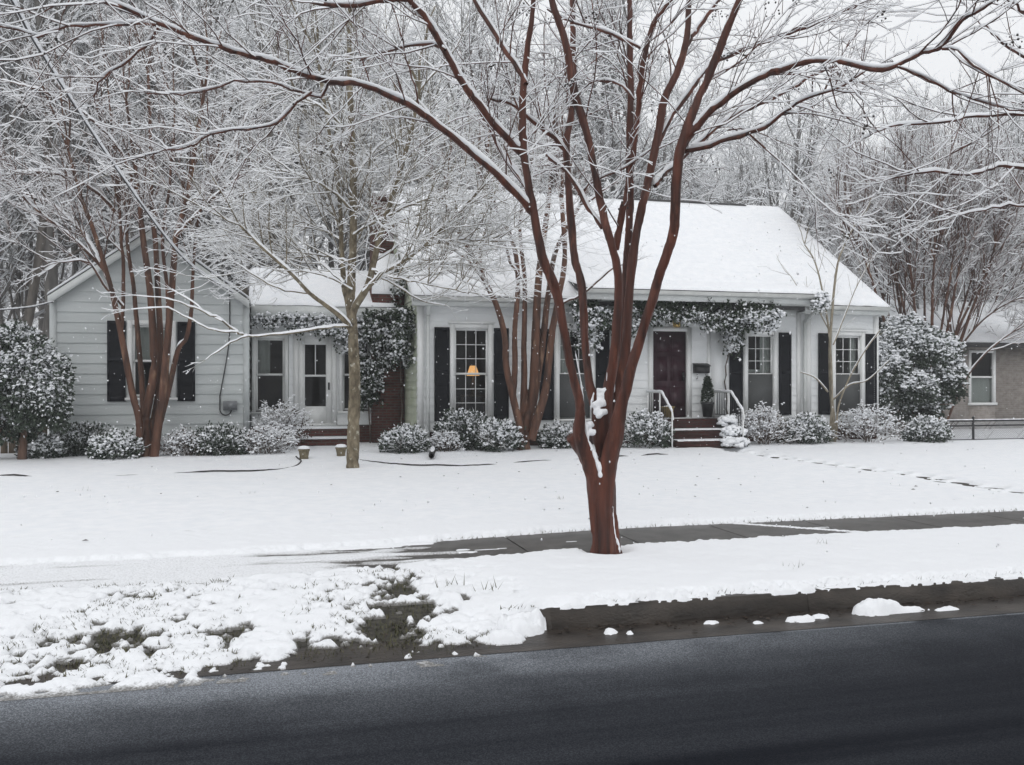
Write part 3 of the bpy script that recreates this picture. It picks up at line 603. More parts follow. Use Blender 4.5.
for (a, b2, y, z) in ((XL - .17, 6.98, Ye - .008, ZE - .14), (13.12, XR + .035, Ye - .008, ZE - .14), (6.98, 13.12, 19.625, 3.60)):
    g = MB(); g.prism([(y + p, z + q) for p, q in gp], 0, a, b2); g.build('gutter', M['gutter'], house)
def downspout(pts, name='downspout'):
    g = MB()
    for a, b2 in zip(pts[:-1], pts[1:]):
        g.tube([a, b2], .042, 8)
    return g.build(name, M['trimgrey'], house)
downspout([(XL + .21, Yw - .28, ZE - .12), (XL + .21, Yw - .10, ZE - .45), (XL + .21, Yw - .10, .30), (XL + .25, Yw - .5, .14)])
downspout([(13.23, Yw - 1.15, 3.58), (13.23, Yw - .10, 3.15), (13.23, Yw - .10, .35), (13.23, Yw - .35, .22)])
# rake boards
for X in (XL - .19, XR + .02):
    mb = MB(); mb.prism([(Ye, ZE - .03), (25.5, Zr - .03), (51 - Ye, ZE - .03), (51 - Ye, ZE - .22), (25.5, Zr - .22), (Ye, ZE - .22)], 0, X, X + .045); mb.build('rake_board', M['white'], house)
# ---- link between house and wing, with the storm door
Yc = 23.0; C0, C1 = -.30, XL - .02
wl, wr, dc = (-.20, .47, .92, 2.66), (1.86, 2.50, .92, 2.66), (.80, 1.60, .60, 2.74)
mb = MB(); siding(mb, front(Yc), .56, 3.25, lambda z: (C0, C1), [(a - .1, b2 + .1, c - .02, d + .1) for a, b2, c, d in (wl, wr)] + [(dc[0] - .12, dc[1] + .12, .5, dc[3] + .1)], .20); mb.build('link_wall', M['siding'], house)
mb = MB(); mb.box(C0, C1, Yc - .015, Yc + .1, -.1, .55); mb.build('foundation', M['brick'], house)
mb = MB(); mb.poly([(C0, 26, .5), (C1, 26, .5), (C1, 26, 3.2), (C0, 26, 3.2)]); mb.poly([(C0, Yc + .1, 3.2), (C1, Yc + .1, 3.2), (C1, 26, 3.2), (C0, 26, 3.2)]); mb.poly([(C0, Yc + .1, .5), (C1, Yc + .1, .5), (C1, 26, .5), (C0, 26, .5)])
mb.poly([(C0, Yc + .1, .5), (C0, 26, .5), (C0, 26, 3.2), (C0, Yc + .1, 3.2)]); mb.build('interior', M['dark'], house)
window(*wl, Yc, None, [(.0, .5, .5, 1)], casing=.09, head=False); window(*wr, Yc, None, None, casing=.09, head=False)  # left window: pale upper sheet stands in for reflections on the glass
f = MB(); f.box(dc[0] - .12, dc[0], Yc - .06, Yc + .1, dc[2], dc[3] + .1); f.box(dc[1], dc[1] + .12, Yc - .06, Yc + .1, dc[2], dc[3] + .1); f.box(dc[0], dc[1], Yc - .06, Yc + .1, dc[3], dc[3] + .1); f.box(dc[0] - .1, dc[1] + .1, Yc - .12, Yc + .1, dc[2] - .05, dc[2])
f.build('door_frame', M['white'], house)
f = MB(); a, b2, c, d = dc; y0, y1 = Yc - .02, Yc + .02
f.box(a, a + .15, y0, y1, c, d); f.box(b2 - .15, b2, y0, y1, c, d); f.box(a + .15, b2 - .15, y0, y1, c, c + .42); f.box(a + .15, b2 - .15, y0, y1, d - .22, d); f.box(a + .15, b2 - .15, y0, y1, 1.74, 1.79)
f.box((a + b2) / 2 - .012, (a + b2) / 2 + .012, y0 + .005, y1 - .005, 1.79, d - .22)
sdoor = f.build('storm_door', M['white'], house)
g = MB(); g.poly([(a + .15, Yc, c + .42), (b2 - .15, Yc, c + .42), (b2 - .15, Yc, d - .22), (a + .15, Yc, d - .22)]); g.build('pane', M['glass'], sdoor)
g = MB(); g.box(b2 - .10, b2 - .06, y0 - .05, y0 - .02, 1.42, 1.60); g.box(b2 - .09, b2 - .07, y0 - .03, y0, 1.44, 1.47); g.box(b2 - .09, b2 - .07, y0 - .03, y0, 1.55, 1.58); g.build('handle', M['black'], sdoor)
g = MB(); g.prism([(22.62, 3.43), (25.0, 4.50), (27.4, 3.43), (27.4, 3.3), (25.0, 4.37), (22.62, 3.3)], 0, -.34, XL - .21); g.build('roof', M['roof'], house)
slope('roof_snow', M['snow'], -.36, XL - .2, 22.58, 3.43, 25.0, .45, .08, seed=8)
mb = MB(); mb.box(C0, C1, 22.66, Yc + .02, 3.20, 3.24); mb.box(C0, C1 - .2, 22.585, 22.617, 3.17, 3.425); mb.build('fascia', M['trimgrey'], house)
# stoop of the link door
mb = MB(); mb.box(.45, 1.95, 22.25, 22.985, -.05, .50); mb.box(.45, 1.95, 21.92, 22.248, -.05, .28); stp = mb.build('stoop', M['brick'], house)
mb = MB()
for (y0, y1, z) in ((22.24, 22.97, .502), (21.91, 22.24, .282)): mb.prism([(y0 - .01, z), (y0 + .03, z + .045), (y1 - .02, z + .05), (y1, z)], 0, .46, 1.94)
mb.build('stoop_snow', M['snow'], stp)
# ---- gabled wing
X0, X1, Yg, zg, za = -4.27, -.35, 21.0, 3.37, 4.79
xm = (X0 + X1) / 2; rs = (za - zg) / (xm - X0)
wg = (-2.70, -1.93, 1.30, 2.82)
gb = lambda z: (X0, X1) if z <= zg else (X0 + (z - zg) / rs, X1 - (z - zg) / rs)
mb = MB(); siding(mb, front(Yg), .28, za - .02, gb, [(wg[0] - .1, wg[1] + .1, wg[2] - .02, wg[3] + .1)], .215); mb.build('gable_wall', M['siding_dim'], house)
mb = MB(); siding(mb, side(X0), .2, zg, lambda z: (Yg, 30), [], .215); mb.build('end_wall', M['siding_dim'], house)
mb = MB(); siding(mb, lambda u, o, z: (X1 + o, u, z), .2, zg, lambda z: (Yg, 30), [], .215); mb.build('end_wall', M['siding_dim'], house)
mb = MB(); mb.box(X0 + .01, X1 - .01, Yg - .01, Yg + .1, -.1, .28); mb.build('foundation', M['concrete'], house)
for q_ in ((X0 - .03, X0 + .10, Yg - .045, Yg + .1, .26, zg - .02), (X1 - .10, X1 + .03, Yg - .045, Yg + .1, .26, zg - .02)): mb = MB(); mb.box(*q_); mb.build('corner_board', M['siding_dim'], house)
window(*wg, Yg, None, [(0, 1, .5, 1)], casing=.10, head=False)
shutter(-3.19, -2.83, 1.2, 2.90, Yg); shutter(-1.80, -1.44, 1.2, 2.90, Yg)
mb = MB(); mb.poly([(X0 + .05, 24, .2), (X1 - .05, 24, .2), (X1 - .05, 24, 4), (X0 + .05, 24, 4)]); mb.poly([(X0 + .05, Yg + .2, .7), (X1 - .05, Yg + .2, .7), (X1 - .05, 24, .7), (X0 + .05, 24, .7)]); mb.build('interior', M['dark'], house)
ov = .035
mb = MB(); zt = za + .06
mb.prism([(X0 - ov, zt - (xm - X0 + ov) * rs), (xm, zt), (X1 + ov, zt - (xm - X0 + ov) * rs), (X1 + ov, zt - (xm - X0 + ov) * rs - .09), (xm, zt - .10), (X0 - ov, zt - (xm - X0 + ov) * rs - .09)], 1, Yg - .16, 30.2); mb.build('roof', M['roof'], house)
mb = MB(); zt2 = zt + .055
mb.prism([(X0 - ov - .02, zt + .003 - (xm - X0 + ov) * rs), (X0 - ov, zt2 - (xm - X0 + ov) * rs), (xm, zt2 + .02), (X1 + ov, zt2 - (xm - X0 + ov) * rs), (X1 + ov + .02, zt + .003 - (xm - X0 + ov) * rs), (xm, zt + .003)], 1, Yg - .17, 30.2); mb.build('roof_snow', M['snow'], house)
mb = MB(); q = .17
mb.prism([(X0 - ov, zt - .03 - (xm - X0 + ov) * rs), (xm, zt - .03), (X1 + ov, zt - .03 - (xm - X0 + ov) * rs), (X1 + ov, zt - .03 - q - (xm - X0 + ov) * rs), (xm, zt - .03 - q), (X0 - ov, zt - .03 - q - (xm - X0 + ov) * rs)], 1, Yg - .20, Yg - .165); mb.build('rake_board', M['trimgrey'], house)
# ---- chimney against the end wall
mb = MB(); Y0, Y1 = 22.70, 24.3
mb.box(2.55, XL - .035, Y0, Y1, -.1, 3.75)
mb.raw([(2.55, Y0, 3.75), (XL - .035, Y0, 3.75), (XL - .035, Y1, 3.75), (2.55, Y1, 3.75), (2.62, Y0 + .35, 4.75), (3.12, Y0 + .35, 4.75), (3.12, Y1 - .35, 4.75), (2.62, Y1 - .35, 4.75)], [(0, 1, 5, 4), (1, 2, 6, 5), (2, 3, 7, 6), (3, 0, 4, 7)])
mb.box(2.62, 3.12, Y0 + .35, Y1 - .35, 4.75, 6.14); mb.box(2.57, 3.17, Y0 + .30, Y1 - .30, 6.14, 6.28)
ch = mb.build('chimney', M['brick'], house)
mb = MB(); mb.raw([(2.53, Y0 - .02, 3.77), (XL - .05, Y0 - .02, 3.77), (3.13, Y0 + .34, 4.77), (2.61, Y0 + .34, 4.77), (2.53, Y0 - .03, 3.86), (XL - .05, Y0 - .03, 3.86), (3.13, Y0 + .27, 4.80), (2.61, Y0 + .27, 4.80)], [(4, 5, 6, 7), (0, 1, 5, 4), (0, 4, 7, 3), (1, 2, 6, 5), (2, 3, 7, 6)]); mb.build('chimney_snow', M['snow'], ch); mb = MB()
mb.prism([(2.56, 6.285), (2.6, 6.35), (3.14, 6.35), (3.18, 6.285)], 1, Y0 + .3, Y1 - .3); mb.build('chimney_snow', M['snow'], ch)
# ------------------------------------------------------------------ front steps, rails, small things by the door
st = thing('brick_steps', 'dark red brick front steps and landing, snow on the treads, below the plum door', 'steps', (9.9, 20, 0))
mb = MB(); mb.box(8.85, 10.85, 20.0, Yw - .02, -.05, .72); mb.build('landing', M['brick_step'], st)
mb = MB(); mb.box(9.05, 10.75, 19.66, 19.998, -.05, .49); mb.build('step', M['brick_step'], st)
mb = MB(); mb.box(9.05, 10.75, 19.30, 19.658, -.05, .26); mb.build('step', M['brick_step'], st)
mb = MB()
for (y0, y1, z, a, b2) in ((19.65, 19.99, .492, 9.07, 10.73), (19.29, 19.65, .262, 9.07, 10.73)):
    n = 30; X = np.linspace(a, b2, n); rgx = np.random.default_rng(int(z * 100)); fr = y0 + rgx.uniform(-.01, .06, n); tp = z + rgx.uniform(.008, .028, n)
    for i in range(n - 1):
        mb.poly([(X[i], fr[i], tp[i]), (X[i + 1], fr[i + 1], tp[i + 1]), (X[i + 1], y1, z + .028), (X[i], y1, z + .028)]); mb.poly([(X[i], fr[i] - .01, z), (X[i + 1], fr[i + 1] - .01, z), (X[i + 1], fr[i + 1], tp[i + 1]), (X[i], fr[i], tp[i])])
mb.build('step_snow', M['snow'], st)
def rail(X, label):
    r = thing('handrail', label, 'handrail', (X, 20, .72), 'handrails of the front steps')
    A, B, Cc = (X, 20.78, 1.37), (X, 19.92, 1.37), (X, 19.34, .93); Dd = (X, 19.28, .75)
    g = MB(); g.tube([A, B, Cc, Dd], .021, 8); g.build('rail', M['white'], r, True)
    g = MB()
    for (p, q) in ((A, B), (B, Cc)):
        p = np.array(p); q = np.array(q); n = 14; L = np.linspace(0, 1, n)[:, None]; pts = p + (q - p) * L + np.array([0, 0, .030]); g.tube(pts, .026 + .005 * np.sin(np.linspace(0, 17, n)), 8)
    g.build('rail_snow', M['twigsnow'], r, True)
    for (y, zt_, zb_) in ((20.72, 1.37, .70), (20.02, 1.37, .70), (19.34, .93, .05)):
        g = MB(); g.tube([(X, y, zb_), (X, y, zt_)], .019, 6); g.build('post', M['white'], r)
    g = MB(); g.tube([(X, 20.72, .82), (X, 20.02, .82)], .011, 6); g.tube([(X, 20.02, .82), (X, 19.34, .34)], .011, 6)
    for i in range(1, 6): y = 20.72 - .7 * i / 6; g.tube([(X, y, .82), (X, y, 1.37)], .008, 5)
    for i in range(1, 6): f_ = i / 6; y = 20.02 - .68 * f_; g.tube([(X, y, .82 - .48 * f_), (X, y, 1.37 - .44 * f_)], .008, 5)
    g.build('balusters', M['black'], r)
rail(8.95, 'snow-topped white handrail left of the brick steps, in front of the plum door'); rail(10.74, 'snow-topped white handrail right of the brick steps, beside the potted conifer')
t = thing('mailbox', 'black wall mailbox with curled hooks, on the white siding beside the plum door', 'mailbox', (10.36, Yw - .04, 1.8))
g = MB(); g.prism([(Yw - .032, 1.83), (Yw - .16, 1.83), (Yw - .17, 1.87), (Yw - .17, 2.0), (Yw - .032, 2.05)], 0, 10.17, 10.55); g.build('box', M['black'], t)
g = MB(); g.prism([(Yw - .031, 2.055), (Yw - .20, 1.995), (Yw - .205, 2.01), (Yw - .031, 2.075)], 0, 10.155, 10.565); g.build('lid', M['black'], t)
g = MB()
for x in (10.25, 10.47):
    a = np.linspace(0, 4.2, 12); g.tube(np.stack([np.full(12, x), Yw - .08 - .045 * np.sin(a), 1.80 - .045 + .045 * np.cos(a) - .03 * a / 4], -1), .008, 6)
g.build('hook', M['black'], t)
t = thing('wall_lantern', 'brass porch lantern above the plum door, half under the vine', 'lantern', (9.66, Yw - .05, 3.0))
g = MB(); g.lathe([(.03, 2.93), (.09, 2.95), (.10, 2.99), (.11, 3.1), (.02, 3.17)], 9.66, Yw - .2, 12); g.build('shade', M['brass'], t, True)
g = MB(); g.tube([(9.66, Yw - .2, 3.17), (9.66, Yw - .2, 3.22), (9.66, Yw - .03, 3.20)], .012, 6); g.lathe([(.05, 3.15), (.05, 3.25)], 9.66, Yw - .05, 10); g.build('bracket', M['brass'], t)
t = thing('flower_bucket', 'dull gold bucket standing on the landing at the foot of the plum door', 'bucket', (9.34, 20.45, .77))
g = MB(); g.lathe([(.125, .765), (.16, 1.0), (.175, 1.005), (.175, 1.025), (.15, 1.02), (.13, .95)], 9.34, 20.45, 18); g.build('pail', M['gold'], t, True)
g = MB(); g.lathe([(.145, .97), (.11, 1.03), (.03, 1.05)], 9.34, 20.45, 14); g.build('bucket_snow', M['snow'], t, True)
# side table and lit lamp seen through the window
t = thing('table_lamp', 'lit table lamp with orange shade, behind the window nearest the downspout', 'lamp', (4.80, 21.5, 1.31))
g = MB(); g.lathe([(.155, 1.76), (.075, 2.0)], 4.80, 21.5, 20); g.build('lamp_shade', M['shade'], t, True)
g = MB(); g.lathe([(.08, 1.31), (.085, 1.33), (.03, 1.36), (.075, 1.48), (.06, 1.6), (.015, 1.66), (.012, 1.80)], 4.80, 21.5, 14); g.build('lamp_base', M['wood'], t, True)
t = thing('side_table', 'small dark table under the lit lamp, inside the window nearest the downspout', 'table', (4.8, 21.5, .71))
g = MB(); g.box(4.45, 5.15, 21.25, 21.75, 1.27, 1.305); g.build('table_top', M['wood'], t)
for x in (4.49, 5.11):
    for y in (21.29, 21.71): g = MB(); g.box(x - .02, x + .02, y - .02, y + .02, .71, 1.268); g.build('leg', M['wood'], t)
# stone pots either side of the link stoop
for (px, py, lab) in ((304, 457, 'snow-capped tan stone pot left of the stoop, in front of the storm door'), (341, 455, 'snow-capped tan stone pot right of the stoop, beside the lichen-barked young tree')):
    c = G(px, py, .12); t = thing('stone_pot', lab, 'pot', c, 'stone pots by the stoop'); z = .1
    g = MB(); g.lathe([(.085, z - .05), (.09, z), (.085, z + .03), (.105, z + .14), (.115, z + .15), (.115, z + .18), (.09, z + .18)], c[0], c[1], 16); g.build('bowl', M['stone'], t)
    g = MB(); g.lathe([(.112, z + .182), (.118, z + .205), (.08, z + .235), (.02, z + .245)], c[0], c[1], 14); g.build('snow_cap', M['twigsnow'], t, True)
# meter box, conduit
t = thing('meter_box', 'grey utility box with hanging conduit, on the gabled wing wall', 'utility box', (-.7, Yg, 1.1))
g = MB(); g.box(-.86, -.57, Yg - .16, Yg - .032, 1.0, 1.2); g.box(-.80, -.63, Yg - .175, Yg - .16, 1.04, 1.16); g.build('box', M['meter'], t)
g = MB(); a = np.linspace(0, math.pi, 9); top = [(-.73, Yg - .07, 3.62), (-.74, Yg - .07, 2.5), (-.93, Yg - .07, 1.3)]
lp = [(-.93 + .12 - .12 * math.cos(q), Yg - .07, 1.02 - .13 * math.sin(q)) for q in a]; g.tube(spline(top, 10), .014, 6); g.tube([top[-1]] + lp, .014, 6); g.build('conduit', M['wire'], t)
# drain pipe end at the downspout
c = G(431, 458, .12); t = thing('drain_pipe', 'black corrugated drain pipe end poking from the snow below the downspout', 'drain pipe', c)
g = MB(); q = np.array([XL + .25, Yw - .55, .14]); e = np.array([c[0], c[1] - .05, .17]); n = 30; L = np.linspace(0, 1, n)[:, None]; pts = q + (e - q) * L; rr = .055 + .006 * np.sin(np.arange(n) * 2.1)
V_, Q_, _ = tubes_np(pts[None], rr[None], 12, 0); g.raw(V_, [tuple(f_) for f_ in Q_]); g.build('pipe', M['black'], t)
g = MB(); n = 14; L = np.linspace(.05, .85, n)[:, None]; pts = q + (e - q) * L + np.array([0, 0, .05]); g.tube(pts, .05 * np.sin(np.linspace(.4, 2.8, n)), 8); g.build('pipe_snow', M['snow'], t, True)
# bed edging
def edging(px, lab):
    pts = spline([G(x, y, .14)[:2].tolist() + [.14] for x, y in px], 90); t = None
    for i in range(len(pts)): pts[i, 2] = float(zl(np.array([[pts[i, 0]]]), np.array([[pts[i, 1]]]))[0, 0]) + .004 + .07 * (vnoise(np.array([pts[i, 0] * 2.3]), np.array([0.0]), 5)[0] - .52)
    g = MB(); g.tube(pts, .015, 6); o = g.build('bed_edging', M['edging'], None, True); tag(o, lab, 'garden edging', 'edging of the flower beds')
edging([(0, 472), (60, 473), (120, 472), (190, 469), (250, 468), (290, 464), (301, 459), (296, 455)], 'dark edging strip in front of the gabled wing bed')
edging([(360, 457), (390, 461), (430, 463), (480, 462), (540, 458), (580, 456), (640, 453), (668, 452)], 'dark edging strip of the bed along the main house front, left of the brick steps')
# ------------------------------------------------------------------ trees
BT = lambda b: [M[b], M['twigsnow']]
def remesh(name, polys, m, parent, voxel, K=12, smooth=4, flute=0):
    g = MB()
    for p, r in polys: g.tube(p, r, K)
    o = g.build(name, m, parent)
    md = o.modifiers.new('r', 'REMESH'); md.mode = 'VOXEL'; md.voxel_size = voxel; md.use_smooth_shade = True
    sm = o.modifiers.new('s', 'SMOOTH'); sm.factor = .5; sm.iterations = smooth
    dg = bpy.context.evaluated_depsgraph_get(); me = bpy.data.meshes.new_from_object(o.evaluated_get(dg)); o.modifiers.clear(); old = o.data; o.data = me; me.name = name
    bpy.data.meshes.remove(old)
    if flute:     # bark flutes and ridges running up the stem
        n_ = len(me.vertices); c_ = np.empty(n_ * 3, np.float32); me.vertices.foreach_get('co', c_); c_ = c_.reshape(-1, 3).astype(float); nn = np.empty(n_ * 3, np.float32); me.vertices.foreach_get('normal', nn); nn = nn.reshape(-1, 3)
        k_ = fbm(c_[:, 0] * 11 + c_[:, 2] * .5 + 70, c_[:, 1] * 11 + c_[:, 2] * 1.1 + 70, 1.6, 3, 3) - .5; k_ = k_ * (.022 + .035 * np.exp(-np.clip(c_[:, 2], 0, 9) / .55)) * flute
        c_ += nn * k_[:, None]; me.vertices.foreach_set('co', c_.astype(np.float32).ravel()); me.update()
    return o
def dirs_of(p):
    d = np.gradient(p, axis=0); return d / (np.linalg.norm(d, axis=1, keepdims=True) + 1e-9)
def snow_ridge(g, rng, p, r, amt=1.0):
    """snow lying along the upper side of a leaning limb, broken here and there"""
    d = dirs_of(p); hor = np.sqrt(np.clip(1 - d[:, 2] ** 2, 0, 1)); n = len(p)
    k = np.clip((hor - .30) / .4, 0, 1) * amt; k = k * np.clip(.75 + .5 * rng.standard_normal(n) * .5, .15, 1.3)
    k = np.convolve(np.pad(k, 1, mode='edge'), [.25, .5, .25], 'valid')
    i = 0
    while i < n:
        if k[i] < .13: i += 1; continue
        j = i
        while j + 1 < n and k[j + 1] >= .13: j += 1
        if j - i >= 2:
            kk = k[i:j + 1, None]; up = np.array([0, 0, 1.0]) - d[i:j + 1] * d[i:j + 1, 2:3]; up /= np.linalg.norm(up, axis=1, keepdims=True) + 1e-9
            rr = r[i:j + 1]; env = np.minimum(1, np.minimum(np.arange(j - i + 1), np.arange(j - i + 1)[::-1]) / 1.5 + .25)
            rad = np.minimum(rr * .95 + .003, .010 + rr * .66) * np.clip(kk[:, 0], .3, 1.1) * env + .002
            g.tube(p[i:j + 1] + up * (rr * .80 + .014 * kk[:, 0] * env)[:, None], rad, 8)
        i = j + 1
def blobs(g, rng, pts, size):
    for p in pts:
        bm = bmesh.new(); bmesh.ops.create_icosphere(bm, subdivisions=2, radius=1)
        s = size * rng.uniform(.7, 1.3); V = [tuple(np.array(p) + s * np.array(v.co) * np.array([1, 1, .8]) * (1 + .25 * math.sin(v.co.x * 5 + s * 900) * math.cos(v.co.z * 4))) for v in bm.verts]
        g.raw(V, [tuple(x.index for x in f.verts) for f in bm.faces]); bm.free()
def pods(name, rng, polys, k, parent):
    """clusters of dark seed capsules left at twig ends"""
    g = MB(); bm = bmesh.new(); bmesh.ops.create_icosphere(bm, subdivisions=1, radius=1); bv = [np.array(v.co) for v in bm.verts]; bf = [tuple(x.index for x in f.verts) for f in bm.faces]; bm.free()
    for i in rng.choice(len(polys), k, replace=False):
        e = polys[i][0][-1]
        for _ in range(rng.integers(5, 12)):
            c = e + rng.normal(0, .035, 3); s = rng.uniform(.006, .012); g.raw([c + b * s for b in bv], bf)
            if rng.random() < .5: g.raw([c + np.array([0, 0, s]) + b * s * .9 for b in bv], bf, 1)
    return g.build(name, [M['pod'], M['twigsnow']], parent)
# ---- the big crape myrtle by the kerb
rng = np.random.default_rng(11)
base = G(607, 556, .0)
hero = thing('crape_myrtle', 'large bare crape myrtle with red-brown forked trunk, on the snowy verge between kerb and sidewalk', 'tree', base)
D = 8.55
T = []
for (x0, x1, x2, w0, w1, dd) in ((598, 594, 592, 13, 13, 0), (607, 603, 603, 17, 16, -.05), (613, 609, 608, 13, 12, .03), (611, 608, 607, 16, 16, .08), (603, 600, 598, 15, 15, .10)):
    T.append(trace([(x0 + (x0 - 606) * .45, 560), (x0, 545), (x1, 500), (x2, 478), (x2 + (x2 - 603) * .2, 466)], D + dd, D + dd, w0 * .90, w1 * 1.08, .06))
# root flare
for a in (-18, -11, -3, 6, 13, 19): T.append(trace([(607 + a * 1.0, 564), (607 + a * .66, 550), (604 + a * .5, 515)], D + rng.uniform(-.08, .08), D, 4.5, 6, .05))
LIMBS = {
 'L': ([(602, 505), (594, 472), (585, 452), (578, 432), (578, 402), (569, 350), (559, 300), (552, 281), (542, 256), (532, 205), (523, 153), (523, 85), (527, 50), (532, 17), (536, -30)], D, D - .5, [20, 19, 17, 15, 12, 11, 11, 11, 11, 10.5, 10, 8, 7, 6.5, 6], 6),
 'B': ([(602, 445), (595, 410), (590, 385), (586, 350), (581, 282), (574, 255), (569, 190), (566, 150), (570, 120), (574, 95), (573, 34), (571, -30)], D + .10, D + .9, [12, 11, 10, 9.5, 9.5, 9.5, 9, 8.5, 8, 7, 7, 6], 7),
 'C': ([(606, 470), (604, 425), (609, 385), (614, 350), (618, 300), (617, 270), (611, 243), (598, 190), (586, 129), (574, 88), (566, 44), (552, 0), (545, -30)], D + .05, D - .2, [14, 13, 12, 11.5, 11, 10.5, 10, 10, 10, 9.5, 9, 8, 7], 8),
 'D': ([(607, 465), (611, 420), (617, 385), (622, 350), (626, 300), (628, 260), (629, 220), (630, 184), (630, 102), (630, 40), (629, -30)], D + .16, D + .5, [14, 13, 12, 11.5, 11, 10.5, 10, 9, 8.5, 7.5, 7], 7),
 'E': ([(609, 460), (613, 418), (619, 385), (625, 350), (629, 300), (633, 255), (640, 215), (647, 190), (656, 143), (661, 115), (666, 95), (685, 48), (690, 0), (692, -30)], D + .08, D + .3, [14, 13, 12, 11.5, 11, 11, 10.5, 10, 9.5, 9.5, 9, 8, 7, 6], 8),
 'F': ([(604, 505), (608, 470), (615, 437), (621, 402), (637, 350), (652, 300), (659, 278), (668, 250), (674, 228), (676, 190), (681, 146), (702, 92), (722, 44), (739, 0), (752, -35)], D - .03, D - .7, [20, 20, 18.5, 14, 12.5, 12, 11.5, 11.5, 11.5, 11.5, 11, 9.5, 9, 8.5, 8], 9),
}
THICK = {k: trace(v[0], v[1], v[2], [q_ * (.97 if i_ < 3 else .86) for i_, q_ in enumerate(v[3])], v[4], .07) for k, v in LIMBS.items()}
# knob where an old limb was cut
T.append(trace([(590, 462), (580, 446), (570, 436)], D, D - .05, 16, 11, .04)); T.append(trace([(601, 482), (601, 450), (599, 415), (599, 402)], D + .05, D + .04, 15, 15, .05))
SECOND = {
 'L1': ([(536, 216), (512, 190), (488, 167), (440, 127), (405, 103), (360, 85), (330, 82), (300, 74), (272, 62), (240, 54), (211, 44), (160, 24), (129, 10), (90, -4)], D - .3, D - 1.7, 8.5, 4.5),
 'L2': ([(523, 155), (497, 128), (474, 99), (455, 72), (440, 44), (427, 22), (407, 0), (395, -20)], D - .35, D - 1.0, 9, 6),
 'L3': ([(526, 84), (518, 68), (505, 50), (488, 22), (474, 0), (460, -25)], D - .42, D - .2, 7, 5),
 'L4': ([(534, 212), (520, 180), (503, 156), (485, 120), (462, 80), (452, 62)], D - .25, D + .5, 5, 2.5),
 'B1': ([(565, 150), (548, 133), (532, 122), (510, 104), (490, 99)], D + .5, D + .1, 6, 3),
 'C1': ([(602, 228), (590, 212), (579, 190), (566, 172), (552, 160), (546, 155)], D - .05, D + .4, 5.5, 4),
 'E2': ([(616, 250), (622, 215), (630, 177), (638, 110), (641, 78), (651, 31), (671, 0), (682, -20)], D + .1, D - .3, 8, 6),
 'E3': ([(672, 82), (685, 50), (692, 37), (706, 18), (719, 0), (728, -14)], D + .25, D + .7, 6, 4.5),
 'E4': ([(652, 162), (668, 125), (692, 88), (705, 72), (719, 61), (745, 50), (780, 38), (820, 22), (850, 10), (885, -6)], D + .2, D + 1.2, 5, 3),
 'F1': ([(684, 146), (690, 136), (708, 115), (732, 95), (760, 78), (780, 71), (803, 63), (834, 61), (874, 69), (898, 66), (922, 54), (942, 49), (958, 25), (976, 14), (1005, -4)], D - .4, D - 1.9, 8.5, 3.2),
 'F2': ([(682, 152), (705, 147), (729, 139), (755, 132), (769, 125), (782, 115), (795, 106), (812, 97), (840, 88), (865, 70)], D - .4, D - .9, 6, 2.5),
 'F3': ([(655, 186), (664, 174), (677, 164), (700, 142), (736, 116), (780, 95), (812, 76), (835, 66)], D + .25, D + .9, 6, 2.8),
 'F4': ([(942, 49), (956, 50), (970, 63), (983, 71), (1003, 82), (1030, 96)], D - 1.75, D - 2.1, 3.2, 2.2),
 'F5': ([(898, 67), (925, 78), (950, 92), (975, 100), (1005, 108), (1035, 112)], D - 1.6, D - 1.2, 3, 1.8),
 'K1': ([(158, 28), (147, 44), (136, 54), (120, 66), (105, 75), (99, 86), (94, 98)], D - 1.55, D - 1.3, 3, 2),
 'K2': ([(156, 25), (140, 24), (112, 25), (85, 26), (68, 27), (50, 33), (37, 36), (18, 30), (-15, 22)], D - 1.55, D - 1.8, 3.2, 2.2),
 'K3': ([(328, 84), (320, 97), (300, 92), (272, 83), (235, 82), (212, 89), (190, 93), (165, 94), (146, 92)], D - .95, D - .6, 3, 1.6),
 'K4': ([(312, 92), (292, 108), (275, 124), (245, 129), (211, 134), (190, 146), (170, 150), (150, 155), (128, 160)], D - .95, D - .9, 3, 1.6),
 'K5': ([(445, 50), (432, 45), (400, 48), (378, 53), (360, 62)], D - .75, D - .3, 4, 2),
 'K6': ([(420, 112), (414, 85), (405, 55), (398, 25), (388, -5)], D - .6, D - .7, 2.2, 1.6),
 'K7': ([(407, 0), (385, 1), (362, 5), (340, 6), (318, 4), (296, 0), (270, -8)], D - 1.0, D - 1.4, 6, 5),
 'K8': ([(578, 195), (600, 178), (625, 168), (650, 150)], D + .3, D - .2, 2.5, 1.5),
 'K9': ([(640, 48), (610, 34), (585, 27), (565, 18), (548, 10)], D - .2, D + .2, 3.5, 2),
 'K10': ([(634, 100), (622, 86), (605, 80), (590, 84), (580, 92)], D + .2, D + .5, 3, 1.8),
 'K11': ([(530, 172), (528, 150), (524, 125), (512, 90), (500, 60), (495, 30)], D - .3, D + .2, 3, 1.6),
}
SEC = {k: trace(v[0], v[1], v[2], v[3] * .80, v[4] * .72, step=.07) for k, v in SECOND.items()}
remesh('trunk', T + list(THICK.values()) + [SEC[k] for k in ('L1', 'L2', 'E2', 'F1')], M['bark_red'], hero, .0125, flute=1.0)
def wob(rng, p, r, a=.012):
    q = p.copy(); n = len(p); w_ = rng.normal(0, a, (n, 3)); w_[0] = 0; return q + w_, r
tubes_obj('limbs', [wob(rng, *SEC[k], .006) for k in SEC], BT('bark_red'), hero, 8, .0, rng, smooth=True)
